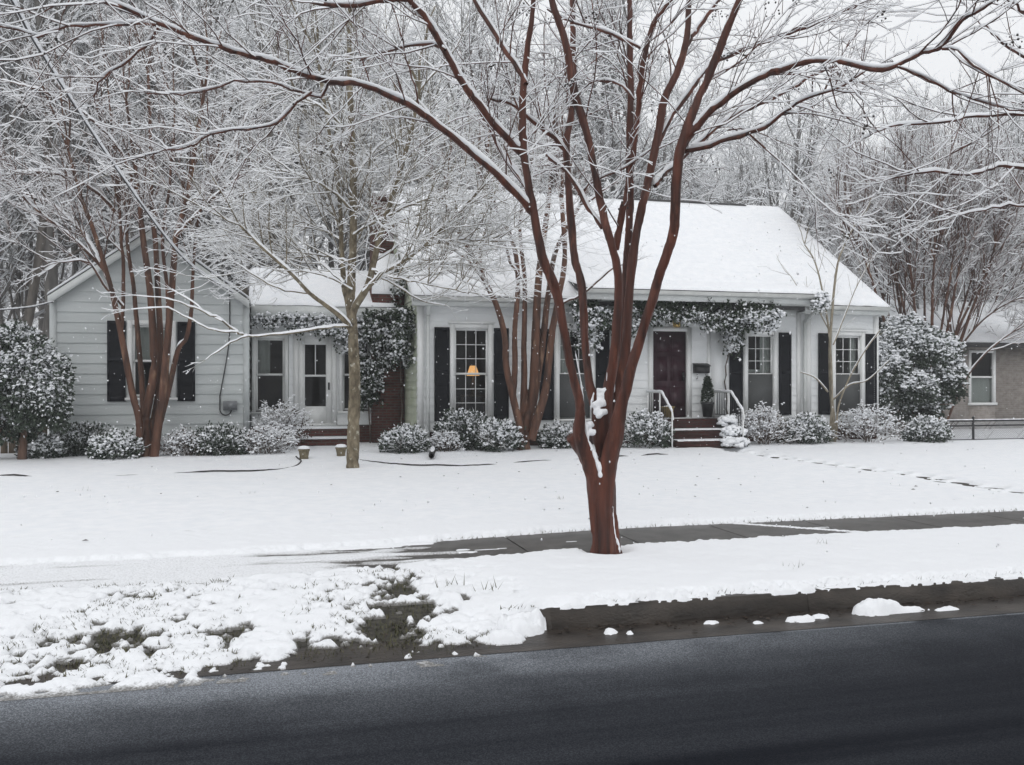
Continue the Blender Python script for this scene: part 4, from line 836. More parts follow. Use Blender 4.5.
CT = [dict(), dict(n=8, wig=.13, up=.02, dens=5.0, len=(.45, 1.7), frac=.6, ang=(22, 60), r=.008, tip=.4), dict(n=5, wig=.15, up=.01, dens=4.5, len=(.2, .8), frac=.5, ang=(20, 55), r=.0045, tip=.5), dict(n=3, wig=.2, up=.01, dens=0, len=(.08, .28), frac=.5, ang=(22, 60), r=.003, tip=.6)]
out = {}
for k, (p, r) in list(THICK.items()) + list(SEC.items()):
    q = [i for i in range(len(p)) if p[i, 2] > (3.35 if k in THICK else 2.9)]
    if len(q) < 4: continue
    p2, r2 = p[q[0]:], r[q[0]:]; L = np.linalg.norm(np.diff(p2, axis=0), axis=1).sum()
    dens = 3.0 if k in THICK else (5.5 if k not in ('C1', 'K6') else 2)
    spawn(out, rng, p2, r2, dirs_of(p2), int(L * dens), 1, CT, .05, 1.9)
for lv in (1, 2, 3): out.setdefault(lv, [])
print('hero twigs', [len(out[l]) for l in (1, 2, 3)])
tubes_obj('twigs', out[1] + out[2] + out[3], BT('bark_red'), hero, 4, .011, rng, .2)
g = MB()
for k in SEC: snow_ridge(g, rng, *SEC[k], amt=1.15)
for k in THICK: snow_ridge(g, rng, *THICK[k], amt=.8)
g.build('branch_snow', M['twigsnow'], hero, True)
FK = []
# snow caught in the forks and along the windward side of the stems
for (a, b2, d_, wd) in (((600, 474), (588, 440), D - .115, 4.5), ((601, 478), (599, 462), D - .125, 6.5), ((600, 470), (606, 450), D - .11, 2.2), ((588, 442), (584, 418), D - .09, 4), ((585, 420), (583, 400), D - .05, 3), ((584, 402), (575, 350), D - .05, 2.2), ((606, 452), (612, 428), D - .09, 2), ((612, 428), (618, 402), D - .075, 3.6), ((618, 404), (628, 372), D - .06, 2), ((604, 404), (607, 372), D - .02, 2.2), ((592, 412), (594, 392), D + .04, 3), ((617, 545), (613, 505), D - .10, 1.8), ((620, 553), (617, 538), D - .11, 2.6), ((569, 432), (578, 428), D - .10, 3.2), ((614, 400), (617, 360), D + .02, 1.4)):
    pts = spline([P(*a, d_), P((a[0] + b2[0]) / 2 + rng.normal(0, .8), (a[1] + b2[1]) / 2, d_), P(*b2, d_)], 8); FK.append((pts, wd / F * D / 2 * np.array([.5, .9, 1.1, .8, 1.1, .9, .8, .4]) * rng.uniform(.8, 1.2, 8)))
for c_ in [P(599, 402, D - .03), P(603, 404, D - .03), P(596, 405, D - .03), P(601, 397, D), P(604, 398, D - .01), P(597, 411, D - .05), P(604, 412, D - .05), P(601, 392, D + .02), P(600, 415, D - .07), P(591, 425, D - .05), P(592, 432, D - .06), P(606, 390, D)]:
    FK.append((c_ + np.array([[-.03, 0, -.02], [-.01, 0, .0], [.012, 0, .008], [.03, 0, -.015]]) + rng.normal(0, .006, (4, 3)), np.array([.016, .036, .034, .014])))
remesh('fork_snow', FK, M['twigsnow'], hero, .008, 8, 5)
pods('seed_pods', rng, out[2], 70, hero)
# ---- other traced trees -------------------------------------------------
def traced_tree(name, label, cat, basepx, bz, d, stems, bark, cfg, dens, zmin, rng, voxel=.02, extra=(), snow=.014, amt=.8, group=None, podn=0, kf=1.0, zcut=0):
    b0 = P(basepx[0], basepx[1], d); b0[2] = bz
    tr = thing(name, label, cat, b0, group); S_ = []
    for (px, d0, d1, w0, w1) in stems: S_.append(trace(px, d + d0, d + d1, w0 * kf, w1 * kf, .10))
    S_[0][0][0, 2] = min(S_[0][0][0, 2], bz - .05)
    remesh('trunk', S_, M[bark], tr, voxel, 10, 3, flute=.22)
    E_ = [trace(px, d + d0, d + d1, w0, w1, .10) for (px, d0, d1, w0, w1) in extra]; out = {}
    for i_, (p, r) in enumerate(E_):
        r = r * np.minimum(1, .25 + np.linspace(3.2, 0, len(r))); E_[i_] = (p, r)
        for _ in range(3): grow(out, rng, p[-1], dirs_of(p)[-1] + rng.normal(0, .3, 3), .45 * rng.uniform(.6, 1.2), r[-1] * .9, 2, cfg)
    ends = sum((out.get(l, []) for l in (1, 2, 3)), []); out = {}
    for p, r in S_ + E_:
        q = [i for i in range(len(p)) if p[i, 2] > zmin]
        if len(q) < 4: continue
        p2, r2 = p[q[0]:], r[q[0]:]; L = np.linalg.norm(np.diff(p2, axis=0), axis=1).sum()
        spawn(out, rng, p2, r2, dirs_of(p2), int(L * dens), 1, cfg, .1, cfg[1]['len'][1] * 1.6)
        # the stem goes on as twigs at its tip
        for _ in range(3 if p[-1, 2] > zmin + .6 else 0): grow(out, rng, p[-1], dirs_of(p)[-1] + rng.normal(0, .35, 3), cfg[1]['len'][1] * rng.uniform(.6, 1), r[-1] * .8, 1, cfg)
    tw = [q_ for q_ in sum((out.get(l, []) for l in (1, 2, 3)), []) if q_[0][:, 2].min() > zcut] + ends; print(label[:30], len(tw))
    if E_: tubes_obj('limbs', [wob(rng, a_, b_, .008) for a_, b_ in E_], BT(bark), tr, 6, snow * 1.5, rng, .05, True, 1.1)
    tubes_obj('twigs', tw, BT(bark), tr, 4, snow * .85, rng, .18)
    g = MB()
    for p, r in S_: snow_ridge(g, rng, p, r, amt)
    if g.v: g.build('branch_snow', M['twigsnow'], tr, True)
    if podn: pods('seed_pods', rng, out[2], podn, tr)
    return tr
CM = [dict(), dict(n=6, wig=.10, up=.10, dens=5.5, len=(.5, 2.0), frac=.5, ang=(18, 50), r=.014, tip=.4), dict(n=4, wig=.15, up=.06, dens=6.5, len=(.2, .8), frac=.5, ang=(20, 55), r=.008, tip=.5), dict(n=3, wig=.2, up=.03, dens=0, len=(.1, .35), frac=.5, ang=(22, 60), r=.006, tip=.6)]
rng = np.random.default_rng(5)
# left crape myrtle in front of the gabled wing
traced_tree('crape_myrtle', 'many-stemmed brown crape myrtle in front of the gabled wing window', 'tree', (145, 460), .05, 18.5, [
 ([(146, 466), (146, 452), (145, 420), (150, 395), (154, 365), (150, 291), (143, 237), (139, 200), (133, 150), (126, 100)], 0, .3, 17, 4),
 ([(138, 464), (139, 445), (139, 420), (132, 390), (121, 335), (115, 305), (110, 284), (98, 245), (88, 215), (82, 200), (68, 150)], -.1, -.8, 12, 4),
 ([(112, 290), (105, 272), (90, 255), (66, 233), (33, 207), (10, 185)], -.3, -1.2, 6, 2.5),
 ([(121, 330), (123, 306), (123, 262), (121, 237), (119, 200), (113, 140), (108, 90)], -.2, .6, 6.5, 3),
 ([(144, 425), (142, 390), (135, 302), (128, 248), (124, 200), (100, 120)], .15, 1.0, 9, 3),
 ([(149, 462), (152, 430), (160, 376), (157, 273), (152, 200), (150, 120), (148, 70)], .1, .8, 12, 4),
 ([(154, 458), (158, 430), (165, 376), (172, 291), (176, 237), (187, 200), (196, 140), (205, 90)], -.1, -.5, 13, 5),
 ([(154, 445), (170, 385), (178, 350), (187, 335), (192, 299), (194, 262), (198, 220), (215, 160)], .0, .9, 9, 3),
 ([(160, 420), (166, 350), (168, 300), (162, 240), (170, 180), (175, 110)], .3, -.4, 8, 3),
 ], 'bark_brown', CM, 4.2, 3.6, rng, extra=[
 ([(123, 306), (104, 285), (88, 262), (62, 262), (40, 268)], -.2, -1.5, 3, 1.5), ([(119, 215), (95, 190), (60, 175), (20, 172), (-10, 178)], .4, -2.0, 4, 2), ([(176, 237), (205, 205), (235, 180), (262, 160)], -.4, -1.0, 4, 2), ([(187, 205), (215, 175), (240, 130), (255, 90)], -.4, .8, 4, 2), ([(139, 200), (120, 150), (80, 110), (40, 90), (0, 80)], .3, -.8, 4, 2), ([(110, 284), (85, 235), (45, 200), (5, 190)], -.5, .6, 4, 2)], podn=25, kf=.72)
# second crape myrtle at the house front
traced_tree('crape_myrtle', 'brown crape myrtle in the bed between the two left windows of the main front', 'tree', (524, 450), .06, 20.4, [
 ([(525, 456), (524, 442), (527, 420), (533, 398), (536, 332), (539, 280), (545, 230), (550, 190)], .0, .5, 15, 5),
 ([(520, 452), (522, 437), (512, 392), (506, 365), (505, 337), (497, 306), (484, 280), (472, 255), (455, 225), (445, 205)], -.1, -.5, 9, 4),
 ([(513, 395), (515, 370), (515, 332), (518, 280), (512, 240), (495, 205), (488, 180)], .1, .3, 7, 4),
 ([(523, 420), (524, 380), (524, 332), (525, 280), (520, 225), (528, 180)], .2, .7, 8, 3),
 ([(531, 440), (540, 410), (546, 385), (552, 332), (557, 306), (565, 260), (562, 200)], -.1, .2, 10, 5),
 ([(529, 430), (535, 390), (543, 340), (548, 295), (556, 250), (580, 205)], .2, 1.0, 10, 4),
 ([(484, 280), (480, 250), (490, 215), (485, 190)], -.5, .2, 4, 2.5),
 ], 'bark_brown', CM, 5.2, 4.75, rng, extra=[([(490, 292), (470, 262), (445, 243), (425, 225)], -.4, -.9, 3, 2), ([(525, 285), (510, 262), (505, 245), (480, 240), (452, 252), (430, 270)], .3, -1.2, 3, 2), ([(557, 306), (585, 292), (610, 270), (632, 262)], .1, -.9, 3, 1.6)], kf=.95, zcut=3.75)
# young lichen-barked tree on the lawn
CY_ = [dict(), dict(n=6, wig=.13, up=.07, dens=4.8, len=(.5, 2.1), frac=.5, ang=(25, 60), r=.013, tip=.4), dict(n=4, wig=.18, up=.04, dens=6, len=(.2, .9), frac=.5, ang=(25, 60), r=.007, tip=.5), dict(n=3, wig=.2, up=.02, dens=0, len=(.1, .35), frac=.5, ang=(25, 60), r=.005, tip=.6)]
traced_tree('young_tree', 'slender young tree with tan lichen-spotted trunk, standing alone on the left lawn', 'tree', (353, 470), .03, 16.4, [
 ([(353, 476), (353, 455), (354, 420), (355, 385), (353, 345), (352, 324), (351, 305), (352, 270), (353, 243), (353, 180), (351, 120), (349, 60), (350, 0)], 0, .2, 14, 5),
 ([(351, 322), (355, 308), (367, 287), (374, 262), (382, 228), (392, 197), (398, 180), (412, 130), (420, 90)], -.03, -.7, 8.5, 3.5),
 ([(351, 325), (348, 303), (344, 285), (341, 250), (341, 222), (336, 170), (325, 110), (318, 60)], -.02, .6, 7, 3),
 ([(351, 330), (343, 319), (325, 305), (309, 293), (292, 275), (265, 250), (240, 225)], -.05, -1.0, 6, 2.5),
 ], 'bark_tan', CY_, 8.0, 3.35, rng, .018, extra=[
 ([(364, 292), (380, 275), (400, 262), (423, 247), (440, 230), (460, 210), (486, 184), (505, 165)], -.3, -1.6, 5, 2),
 ([(350, 326), (330, 327), (300, 331), (251, 336), (238, 332), (220, 319), (195, 308), (172, 300), (135, 296)], -.1, -2.2, 3.6, 1.3), ([(238, 332), (215, 330), (195, 322), (165, 308), (130, 310)], -1.4, -2.0, 2.2, 1), ([(222, 321), (205, 312), (190, 300), (172, 290)], -1.5, -1.4, 1.6, 1), ([(248, 336), (228, 345), (205, 360)], -1.3, -1.1, 2, 1),
 ([(423, 247), (450, 240), (490, 240), (520, 242)], -.6, -.9, 2.6, 1.6), ([(372, 270), (400, 279), (430, 284), (470, 293), (505, 296)], -.4, -1.4, 2.6, 1.6), ([(371, 272), (395, 285), (420, 300), (445, 305)], -.4, .2, 2.2, 1.2),
 ([(353, 235), (375, 222), (410, 205), (455, 190)], .1, -1.3, 3, 1.6), ([(352, 210), (330, 190), (300, 175), (265, 168)], .1, -.8, 3, 1.6), ([(353, 180), (375, 150), (400, 130), (430, 118)], .1, .9, 3, 1.6), ([(352, 140), (330, 115), (300, 95), (270, 85)], .1, -.6, 3, 1.6), ([(344, 283), (320, 262), (290, 240), (262, 222)], -.1, 1.0, 3, 1.6), ([(309, 293), (285, 290), (262, 280), (235, 262)], -.5, -1.2, 2.5, 1.4), ([(352, 262), (320, 255), (285, 262), (255, 285)], .1, .9, 2.6, 1.2), ([(352, 290), (330, 278), (300, 272), (268, 284)], .0, -.6, 2.4, 1.2), ([(374, 262), (410, 240), (450, 232), (500, 225)], -.3, .7, 2.6, 1.2), ([(382, 228), (420, 215), (470, 215), (520, 205)], -.4, .4, 2.6, 1.2), ([(367, 287), (400, 268), (440, 264), (480, 266)], -.1, .5, 2.4, 1.1), ([(341, 240), (315, 225), (285, 222), (250, 235)], .3, 1.2, 2.4, 1.2)], amt=1, zcut=3.02)
# thin multi-stem tree at the right corner of the front
CS = [dict(), dict(n=5, wig=.12, up=.08, dens=2.2, len=(.3, .9), frac=.5, ang=(20, 55), r=.008, tip=.4), dict(n=3, wig=.15, up=.05, dens=1.5, len=(.12, .4), frac=.5, ang=(25, 55), r=.005, tip=.5), dict(n=3, wig=.2, up=.03, dens=0, len=(.08, .2), frac=.5, ang=(25, 60), r=.004, tip=.6)]
traced_tree('young_tree', 'thin pale several-stemmed young tree before the rightmost front window', 'tree', (834, 448), .05, 23.0, [
 ([(834, 450), (834, 425), (831, 390), (830, 350), (832, 310), (836, 275), (842, 250), (855, 225)], 0, .3, 7, 2.5), ([(829, 450), (831, 425), (832, 380), (829, 330), (822, 290), (815, 262), (805, 245)], .1, -.3, 5, 2.2), ([(836, 440), (838, 410), (846, 385), (862, 355), (880, 330)], -.1, -.6, 4, 2), ([(828, 392), (815, 378), (800, 372)], .0, -.4, 3, 1.6),
 ([(833, 345), (845, 315), (855, 290), (870, 262)], .0, .5, 3, 1.6), ([(833, 400), (850, 385), (868, 380), (890, 360)], 0, -.7, 3, 1.4), ([(829, 330), (815, 305), (800, 290), (790, 275)], .1, .3, 2.5, 1.3)], 'bark_pale', CS, 3.0, 2.4, rng, .012, snow=.012, kf=.62)
# the street tree just beyond the right edge: only its branches reach in
traced_tree('crape_myrtle', 'crape myrtle whose snowy branches reach in over the fence, its trunk outside the picture', 'tree', (1290, 640), .02, 9.5, [
 ([(1290, 650), (1285, 560), (1275, 470), (1262, 380), (1250, 280), (1235, 180), (1210, 60)], 0, .3, 22, 9), ([(1283, 520), (1255, 430), (1225, 330), (1190, 230), (1150, 120), (1130, 20)], -.1, -.6, 14, 7), ([(1292, 520), (1320, 420), (1345, 300), (1365, 150)], .1, .8, 14, 7)],
 'bark_red', CT, 2.2, 3.2, rng, .018, extra=[
 ([(1205, 270), (1150, 200), (1100, 140), (1060, 118), (1024, 115), (985, 116), (950, 120), (891, 127), (860, 141), (837, 153)], -.3, -1.2, 7, 1.6), ([(1225, 330), (1150, 235), (1100, 190), (1060, 168), (1024, 168), (1000, 165), (975, 174), (930, 171), (890, 178), (868, 179), (845, 164)], -.2, -.4, 7, 1.6), ([(1190, 230), (1130, 120), (1080, 70), (1050, 35), (1020, 10), (990, -10)], -.4, -.8, 6, 3), ([(1210, 300), (1130, 240), (1080, 220), (1020, 205), (975, 212), (930, 222)], -.2, .6, 5, 1.4), ([(1190, 230), (1110, 100), (1050, 72), (1000, 40), (965, 5)], -.5, -.2, 6, 2)])
# red-stemmed tree behind the evergreen, and one by the neighbour's wall
CB = [dict(), dict(n=6, wig=.10, up=.14, dens=4.5, len=(.8, 2.6), frac=.55, ang=(15, 45), r=.020, tip=.4), dict(n=4, wig=.14, up=.10, dens=5.5, len=(.3, 1.1), frac=.5, ang=(18, 50), r=.013, tip=.5), dict(n=3, wig=.18, up=.05, dens=0, len=(.15, .5), frac=.5, ang=(20, 60), r=.010, tip=.6)]
def multi(cx, by, spread, top, n, rg_):
    s = []
    for i in range(n):
        u = (i / (n - 1) - .5) * 2 if n > 1 else 0; s.append(([(cx + u * 8, by), (cx + u * spread * .4, by - (by - top) * .35), (cx + u * spread * .75 + rg_.normal(0, 4), by - (by - top) * .7), (cx + u * spread + rg_.normal(0, 6), top + abs(u) * 25)], rg_.normal(0, .2), rg_.normal(0, .9), 7 if i % 2 else 9, 2.5))
    return s
traced_tree('crape_myrtle', 'broad crape myrtle with upright reddish stems, behind the big snowy evergreen', 'tree', (925, 440), .1, 27.6, multi(925, 442, 80, 185, 11, rng), 'bark_brown', CB, 6.5, 2.8, rng, .03, snow=.03, kf=.55)
traced_tree('garden_tree', 'low leaning reddish tree with spreading twigs, before the neighbouring brick wall', 'tree', (940, 440), .1, 28.4, [([(938, 442), (945, 385), (955, 340), (968, 308), (985, 275), (1003, 245)], 0, -.4, 7, 3), ([(945, 382), (962, 345), (985, 318), (1015, 300), (1045, 292)], 0, -.7, 5, 2.2), ([(952, 352), (950, 320), (943, 288), (940, 255)], .1, .5, 4, 2), ([(940, 440), (965, 380), (995, 345), (1030, 322)], .1, .3, 5, 2.4), ([(985, 318), (1005, 285), (1025, 255)], -.3, .4, 3, 1.8)], 'bark_brown', CB, 4.2, 2.2, rng, .025, snow=.028, kf=.6)
# ---- woods behind: a few trees grown once, then copied
def wood_tree(rg_, h, r0, fork, spread):
    cfg = [dict(n=9, wig=.05, up=.05, dens=1.5, tip=.3, **{'from': .28}), dict(n=7, wig=.13, up=.09, dens=1.9, len=(1.8, 5.5), frac=.36, ang=(22, 58), r=.075, tip=.3), dict(n=5, wig=.17, up=.05, dens=3.3, len=(.8, 2.4), frac=.5, ang=(22, 58), r=.028, tip=.4), dict(n=4, wig=.2, up=.03, dens=4.2, len=(.35, 1.1), frac=.5, ang=(22, 62), r=.013, tip=.6), dict(n=3, wig=.2, up=.02, dens=0, len=(.2, .55), frac=.5, ang=(25, 65), r=.0085, tip=.8)]
    out = {}
    for i in range(fork): grow(out, rg_, np.array([0, 0, -.2]), np.array([rg_.normal(0, spread), rg_.normal(0, spread), 1]), h * rg_.uniform(.85, 1), r0, 0, cfg)
    return out
PROTO = []
for i, (h, r0, fk, spd, bk) in enumerate(((16, .22, 1, .05, 'bark_wood'), (14, .13, 3, .16, 'bark_wood'), (15, .17, 2, .10, 'bark_grey'), (12, .10, 4, .22, 'bark_wood'))):
    o_ = wood_tree(np.random.default_rng(40 + i), h, r0, fk, spd); lv = [o_.get(k, []) for k in range(5)]; print('wood', [len(a) for a in lv])
    root = thing('woodland_tree', 'x', 'tree')
    tubes_obj('trunk', lv[0] + lv[1], BT(bk), root, 7, .03, np.random.default_rng(i), .2, True)
    tubes_obj('crown', lv[2] + lv[3] + lv[4], BT(bk), root, 4, .026, np.random.default_rng(i), .12)
    PROTO.append(root)
used = set()
def put(root, loc, rz, s, label, group):
    if root.name not in used: used.add(root.name); r = root
    else:
        r = root.copy(); C.objects.link(r)
        for ch_ in list(root.children): c = ch_.copy(); C.objects.link(c); c.parent = r
    r.location = loc; r.rotation_euler = (0, 0, rz); r.scale = (s, s, s); r['label'] = label; r['group'] = group
    return r
rg = np.random.default_rng(77)
WOODS = []
def row(px0, px1, n, d0, d1, s0, s1, lab):
    for i in range(n):
        px = px0 + (px1 - px0) * (i + .5) / n + rg.normal(0, 8); d = rg.uniform(d0, d1); WOODS.append((P(px, 382, d), rg.uniform(s0, s1), lab))
row(-60, 60, 5, 27, 34, .95, 1.2, 'bare snow-dusted tree of the woods left of the gabled wing')
row(-90, 250, 9, 36, 48, 1.1, 1.4, 'bare snow-dusted tree rising behind the gabled wing')
row(60, 290, 5, 31, 35, .9, 1.15, 'bare snow-dusted tree close behind the gabled wing')
row(250, 430, 7, 34, 46, 1.0, 1.3, 'bare snow-dusted tree behind the link and chimney')
row(430, 640, 8, 36, 48, .95, 1.25, 'bare snow-dusted tree behind the left half of the main roof')
row(640, 790, 7, 46, 60, .80, 1.0, 'bare snow-dusted tree far behind the right half of the main roof')
row(790, 1080, 10, 38, 56, .85, 1.10, 'bare snow-dusted tree behind the right end of the house and the neighbour')
row(900, 1100, 4, 31, 36, .7, .85, 'bare snow-dusted tree close behind the neighbour\'s roof')
for i, (loc, s, lab) in enumerate(WOODS): put(PROTO[i % 4], (loc[0], loc[1], .0), rg.uniform(0, 6.28), s, lab, lab.replace('tree', 'trees', 1))
row_far = []
for i in range(34):
    px = -120 + 1290 * i / 33 + rg.normal(0, 12); d = rg.uniform(60, 85); l = P(px, 382, d)
    put(PROTO[i % 4], (l[0], l[1], .0), rg.uniform(0, 6.28), rg.uniform(.9, 1.2), 'hazy grey tree of the farthest woods on the skyline', 'hazy trees of the farthest woods')
# ------------------------------------------------------------------ shrubs, vines
bm = bmesh.new(); bmesh.ops.create_icosphere(bm, subdivisions=1, radius=1); ICO_V = np.array([v.co for v in bm.verts]); ICO_F = np.array([[x.index for x in f.verts] for f in bm.faces]); bm.free()
def leaves_np(rng, pts, nrm, per, size, spread, droop=0.0):
    """per small folded leaves round every point"""
    N = len(pts); p = np.repeat(pts, per, 0) + rng.normal(0, spread, (N * per, 3)); n = np.repeat(nrm, per, 0) + rng.normal(0, .6, (N * per, 3)); n[:, 2] -= droop
    n /= np.linalg.norm(n, axis=1, keepdims=True) + 1e-9
    s = np.cross(n, rng.normal(0, 1, n.shape)); s /= np.linalg.norm(s, axis=1, keepdims=True) + 1e-9; u = np.cross(s, n)
    L = size * rng.uniform(.7, 1.3, (len(p), 1)); w_ = L * .36
    V = np.stack([p, p + n * L * .5 + s * w_, p + n * L, p + n * L * .5 - s * w_, p + n * L * .5 + u * w_ * .35], 1).reshape(-1, 3)
    b = np.arange(len(p))[:, None] * 5; Fq = np.concatenate([b + np.array([[0, 1, 4]]), b + np.array([[1, 2, 4]]), b + np.array([[2, 3, 4]]), b + np.array([[3, 0, 4]])])
    return V, Fq
def leafy(name, rng, V, Fq, per, up, frost, m, parent):
    """leaves, some of them lying under a film of snow"""
    n = len(Fq) // 4; a = V[Fq[:n]]; nz = np.abs(np.cross(a[:, 1] - a[:, 0], a[:, 2] - a[:, 0])[:, 2]) / (np.linalg.norm(np.cross(a[:, 1] - a[:, 0], a[:, 2] - a[:, 0]), axis=1) + 1e-9)
    w_ = rng.random(n) < frost * np.clip(.25 + nz, 0, 1) * np.repeat(np.clip(up, .05, 1), per)
    return link_mesh(name, V, Fq.ravel(), np.arange(len(Fq)) * 3, np.full(len(Fq), 3), [m, M['twigsnow']], np.tile(w_.astype(int), 4), parent)
def caps_np(rng, pts, size, flat=.62, asp=.25):
    N = len(pts); s = size * rng.uniform(.55, 1.35, (N, 1, 1)); q = ICO_V[None] * (1 + rng.normal(0, .16, (N, len(ICO_V), 1)))
    st = np.stack([1 + rng.normal(0, asp, N), 1 + rng.normal(0, asp, N), np.full(N, flat)], -1)[:, None]
    a = rng.uniform(0, 6.28, N); ca, sa = np.cos(a)[:, None], np.sin(a)[:, None]; q = q * st; q = np.stack([q[..., 0] * ca - q[..., 1] * sa, q[..., 0] * sa + q[..., 1] * ca, q[..., 2]], -1)
    V = (pts[:, None] + q * s).reshape(-1, 3); Fq = (np.arange(N)[:, None, None] * len(ICO_V) + ICO_F[None]).reshape(-1, 3)
    return V, Fq
def tri_obj(name, V, Fq, m, parent, smooth=False): return link_mesh(name, V, Fq.ravel(), np.arange(len(Fq)) * 3, np.full(len(Fq), 3), [m], None, parent, smooth)
def shell(rng, N, c, r, lumps=.25, zmin=-.35, inner=.55, seed=0):
    d = rng.normal(0, 1, (N * 2, 3)); d /= np.linalg.norm(d, axis=1, keepdims=True); d = d[d[:, 2] > zmin][:N]
    k = 1 + lumps * (fbm(d[:, 0] * 2 + d[:, 2] + seed, d[:, 1] * 2 - d[:, 2] + seed, 1.7, 3, seed) - .5) * 2
    q = (inner + (1 - inner) * rng.random(len(d)) ** .6) * k
    return np.array(c) + d * q[:, None] * np.array(r), d, q
def shrub(label, px, y0, wpx, hpx, Y, kind, seed, group='snowy shrubs of the foundation beds', leaf=.055, cap=.058, N=420, name='shrub'):
    rng = np.random.default_rng(seed); X = W(px, Y); dep = X * math.sin(YAW) + Y * math.cos(YAW); sc = dep / F
    rx, h = wpx * sc / 2, hpx * sc * (.80 if px < 260 else .9); zb_ = .05; t = thing(name, label, 'shrub', (X, Y, zb_), group)
    c = (X, Y, zb_ + h * .42); r = (rx, rx * .85, h * .58); pts, d, q = shell(rng, N, c, r, .30, -.55, .45, seed); pts[:, 2] = np.maximum(pts[:, 2], zb_ + .05)
    out = {}
    cfg = [dict(n=5, wig=.16, up=.04, dens=9, tip=.4, **{'from': .3}), dict(n=4, wig=.2, up=.06, dens=6 if kind == 'twig' else 0, len=(.15, .4), frac=.6, ang=(18, 50), r=.006, tip=.5), dict(n=3, wig=.2, up=.03, dens=0, len=(.08, .2), frac=.5, ang=(20, 55), r=.004, tip=.6)]
    for _ in range(26 if kind == 'twig' else 14):
        dd = unit(np.array([rng.normal(0, .8) * rx / max(.2, h), rng.normal(0, .6), 1.0])); grow(out, rng, np.array([X + rng.normal(0, .06), Y + rng.normal(0, .06), zb_ - .05]), dd, h * rng.uniform(.75, 1.08), .010, 0, cfg)
    tubes_obj('stems', sum(out.values(), []), [M['stem'], M['twigsnow']], t, 4, .010, rng, .1)
    per = {'twig': 3, 'azalea': 9, 'dense': 13}[kind]
    V, Fq = leaves_np(rng, pts, d + np.array([0, 0, .4]), per, leaf * (.8 if kind == 'twig' else 1), .035); leafy('leaves', rng, V, Fq, per, .4 + .7 * d[:, 2], {'twig': .75, 'azalea': .8, 'dense': .62}[kind], M['leaf_brown'] if kind == 'twig' else M['leaf_frost'], t)
    pr = {'twig': .75, 'azalea': .9, 'dense': .5}[kind] * np.clip(.50 + .75 * d[:, 2], .12, 1); k = rng.random(len(pts)) < pr * np.clip((q - .45) / .25, .2, 1)
    q_ = np.repeat(pts[k] + np.array([0, 0, leaf * .45]), 3, 0); q_ = q_ + rng.normal(0, cap * .65, q_.shape) * np.array([1, 1, .5]); V, Fq = caps_np(rng, q_, cap * (.36 if kind == 'twig' else .52), .7, .3); tri_obj('snow_caps', V, Fq, M['twigsnow'], t, True)
    if kind == 'twig':
        e = np.array([p[-1] for p, _ in out.get(1, []) + out.get(2, [])]); V, Fq = caps_np(rng, e[: 500], .024); tri_obj('snow_tips', V, Fq, M['twigsnow'], t, True)
    return t
SH = [
 ('small snowy shrub at the left end of the bed, under the drooping evergreen', 42, 465, 42, 30, 20.0, 'azalea'),
 ('dark low shrub with brown gaps between the left evergreen and the many-stemmed crape myrtle', 84, 460, 54, 42, 20.5, 'dense'),
 ('rounded snowy shrub just left of the many-stemmed crape myrtle trunk', 116, 466, 52, 36, 19.6, 'azalea'),
 ('loose snowy shrub just right of the many-stemmed crape myrtle trunk', 186, 462, 44, 34, 19.9, 'twig'),
 ('dark-hearted snowy shrub under the grey utility box', 220, 462, 58, 38, 20.0, 'dense'),
 ('fine-twigged pale shrub at the right end of the gabled wing bed', 265, 462, 42, 34, 19.9, 'twig'),
 ('sparse snow-tipped rose bush in front of the link window', 284, 455, 50, 52, 21.2, 'twig'),
 ('bright snowy shrub below the brick chimney, left of the downspout', 404, 458, 46, 32, 19.6, 'azalea'),
 ('brownish fine-twigged shrub just right of the downspout', 447, 456, 28, 24, 19.7, 'twig'),
 ('large round dark green shrub with a snowy top, under the lamp window', 464, 455, 54, 46, 20.1, 'dense'),
 ('bright rounded snowy shrub left of the bed crape myrtle', 498, 459, 52, 38, 19.6, 'azalea'),
 ('low snowy shrub right of the bed crape myrtle, behind the big trunk', 562, 452, 46, 30, 20.0, 'azalea'),
 ('big-leaved snow-laden shrub against the left handrail of the brick steps', 645, 452, 52, 41, 19.7, 'azalea'),
 ('pale twiggy snow-covered shrub right of the right handrail', 764, 452, 56, 44, 19.8, 'twig'),
 ('low snowy shrub under the window, between two twiggy shrubs', 803, 452, 50, 34, 19.9, 'azalea'),
 ('wide fine-twigged frosty shrub right of the thin several-stemmed young tree', 868, 451, 72, 44, 19.9, 'twig'),
 ('small snowy shrub at the left end of the chain-link fence', 926, 452, 46, 30, 19.7, 'azalea'),
]
for i, (lab, px, y0, wp, hp, Y, kind) in enumerate(SH): shrub(lab, px, y0, wp, hp, Y, kind, 100 + i, N={'dense': 520, 'azalea': 430, 'twig': 330}[kind], name='rose_bush' if 'rose bush' in lab else 'shrub')
# snow-buried low plant spilling over the right of the steps
t = thing('low_shrub', 'snow-buried low plant spilling over the right side of the brick steps', 'shrub', (10.5, 19.4, .2)); rng = np.random.default_rng(9)
pts = np.concatenate([shell(rng, 60, c, r, .2, -.3, .6, 3)[0] for c, r in (((10.62, 19.85, .62), (.22, .2, .18)), ((10.60, 19.5, .40), (.26, .2, .16)), ((10.45, 19.2, .18), (.36, .22, .16)))])
V, Fq = leaves_np(rng, pts, rng.normal(0, 1, pts.shape), 3, .05, .03); tri_obj('leaves', V, Fq, M['leaf'], t); V, Fq = caps_np(rng, pts + np.array([0, 0, .02]), .085, .6); tri_obj('snow_caps', V, Fq, M['twigsnow'], t, True)
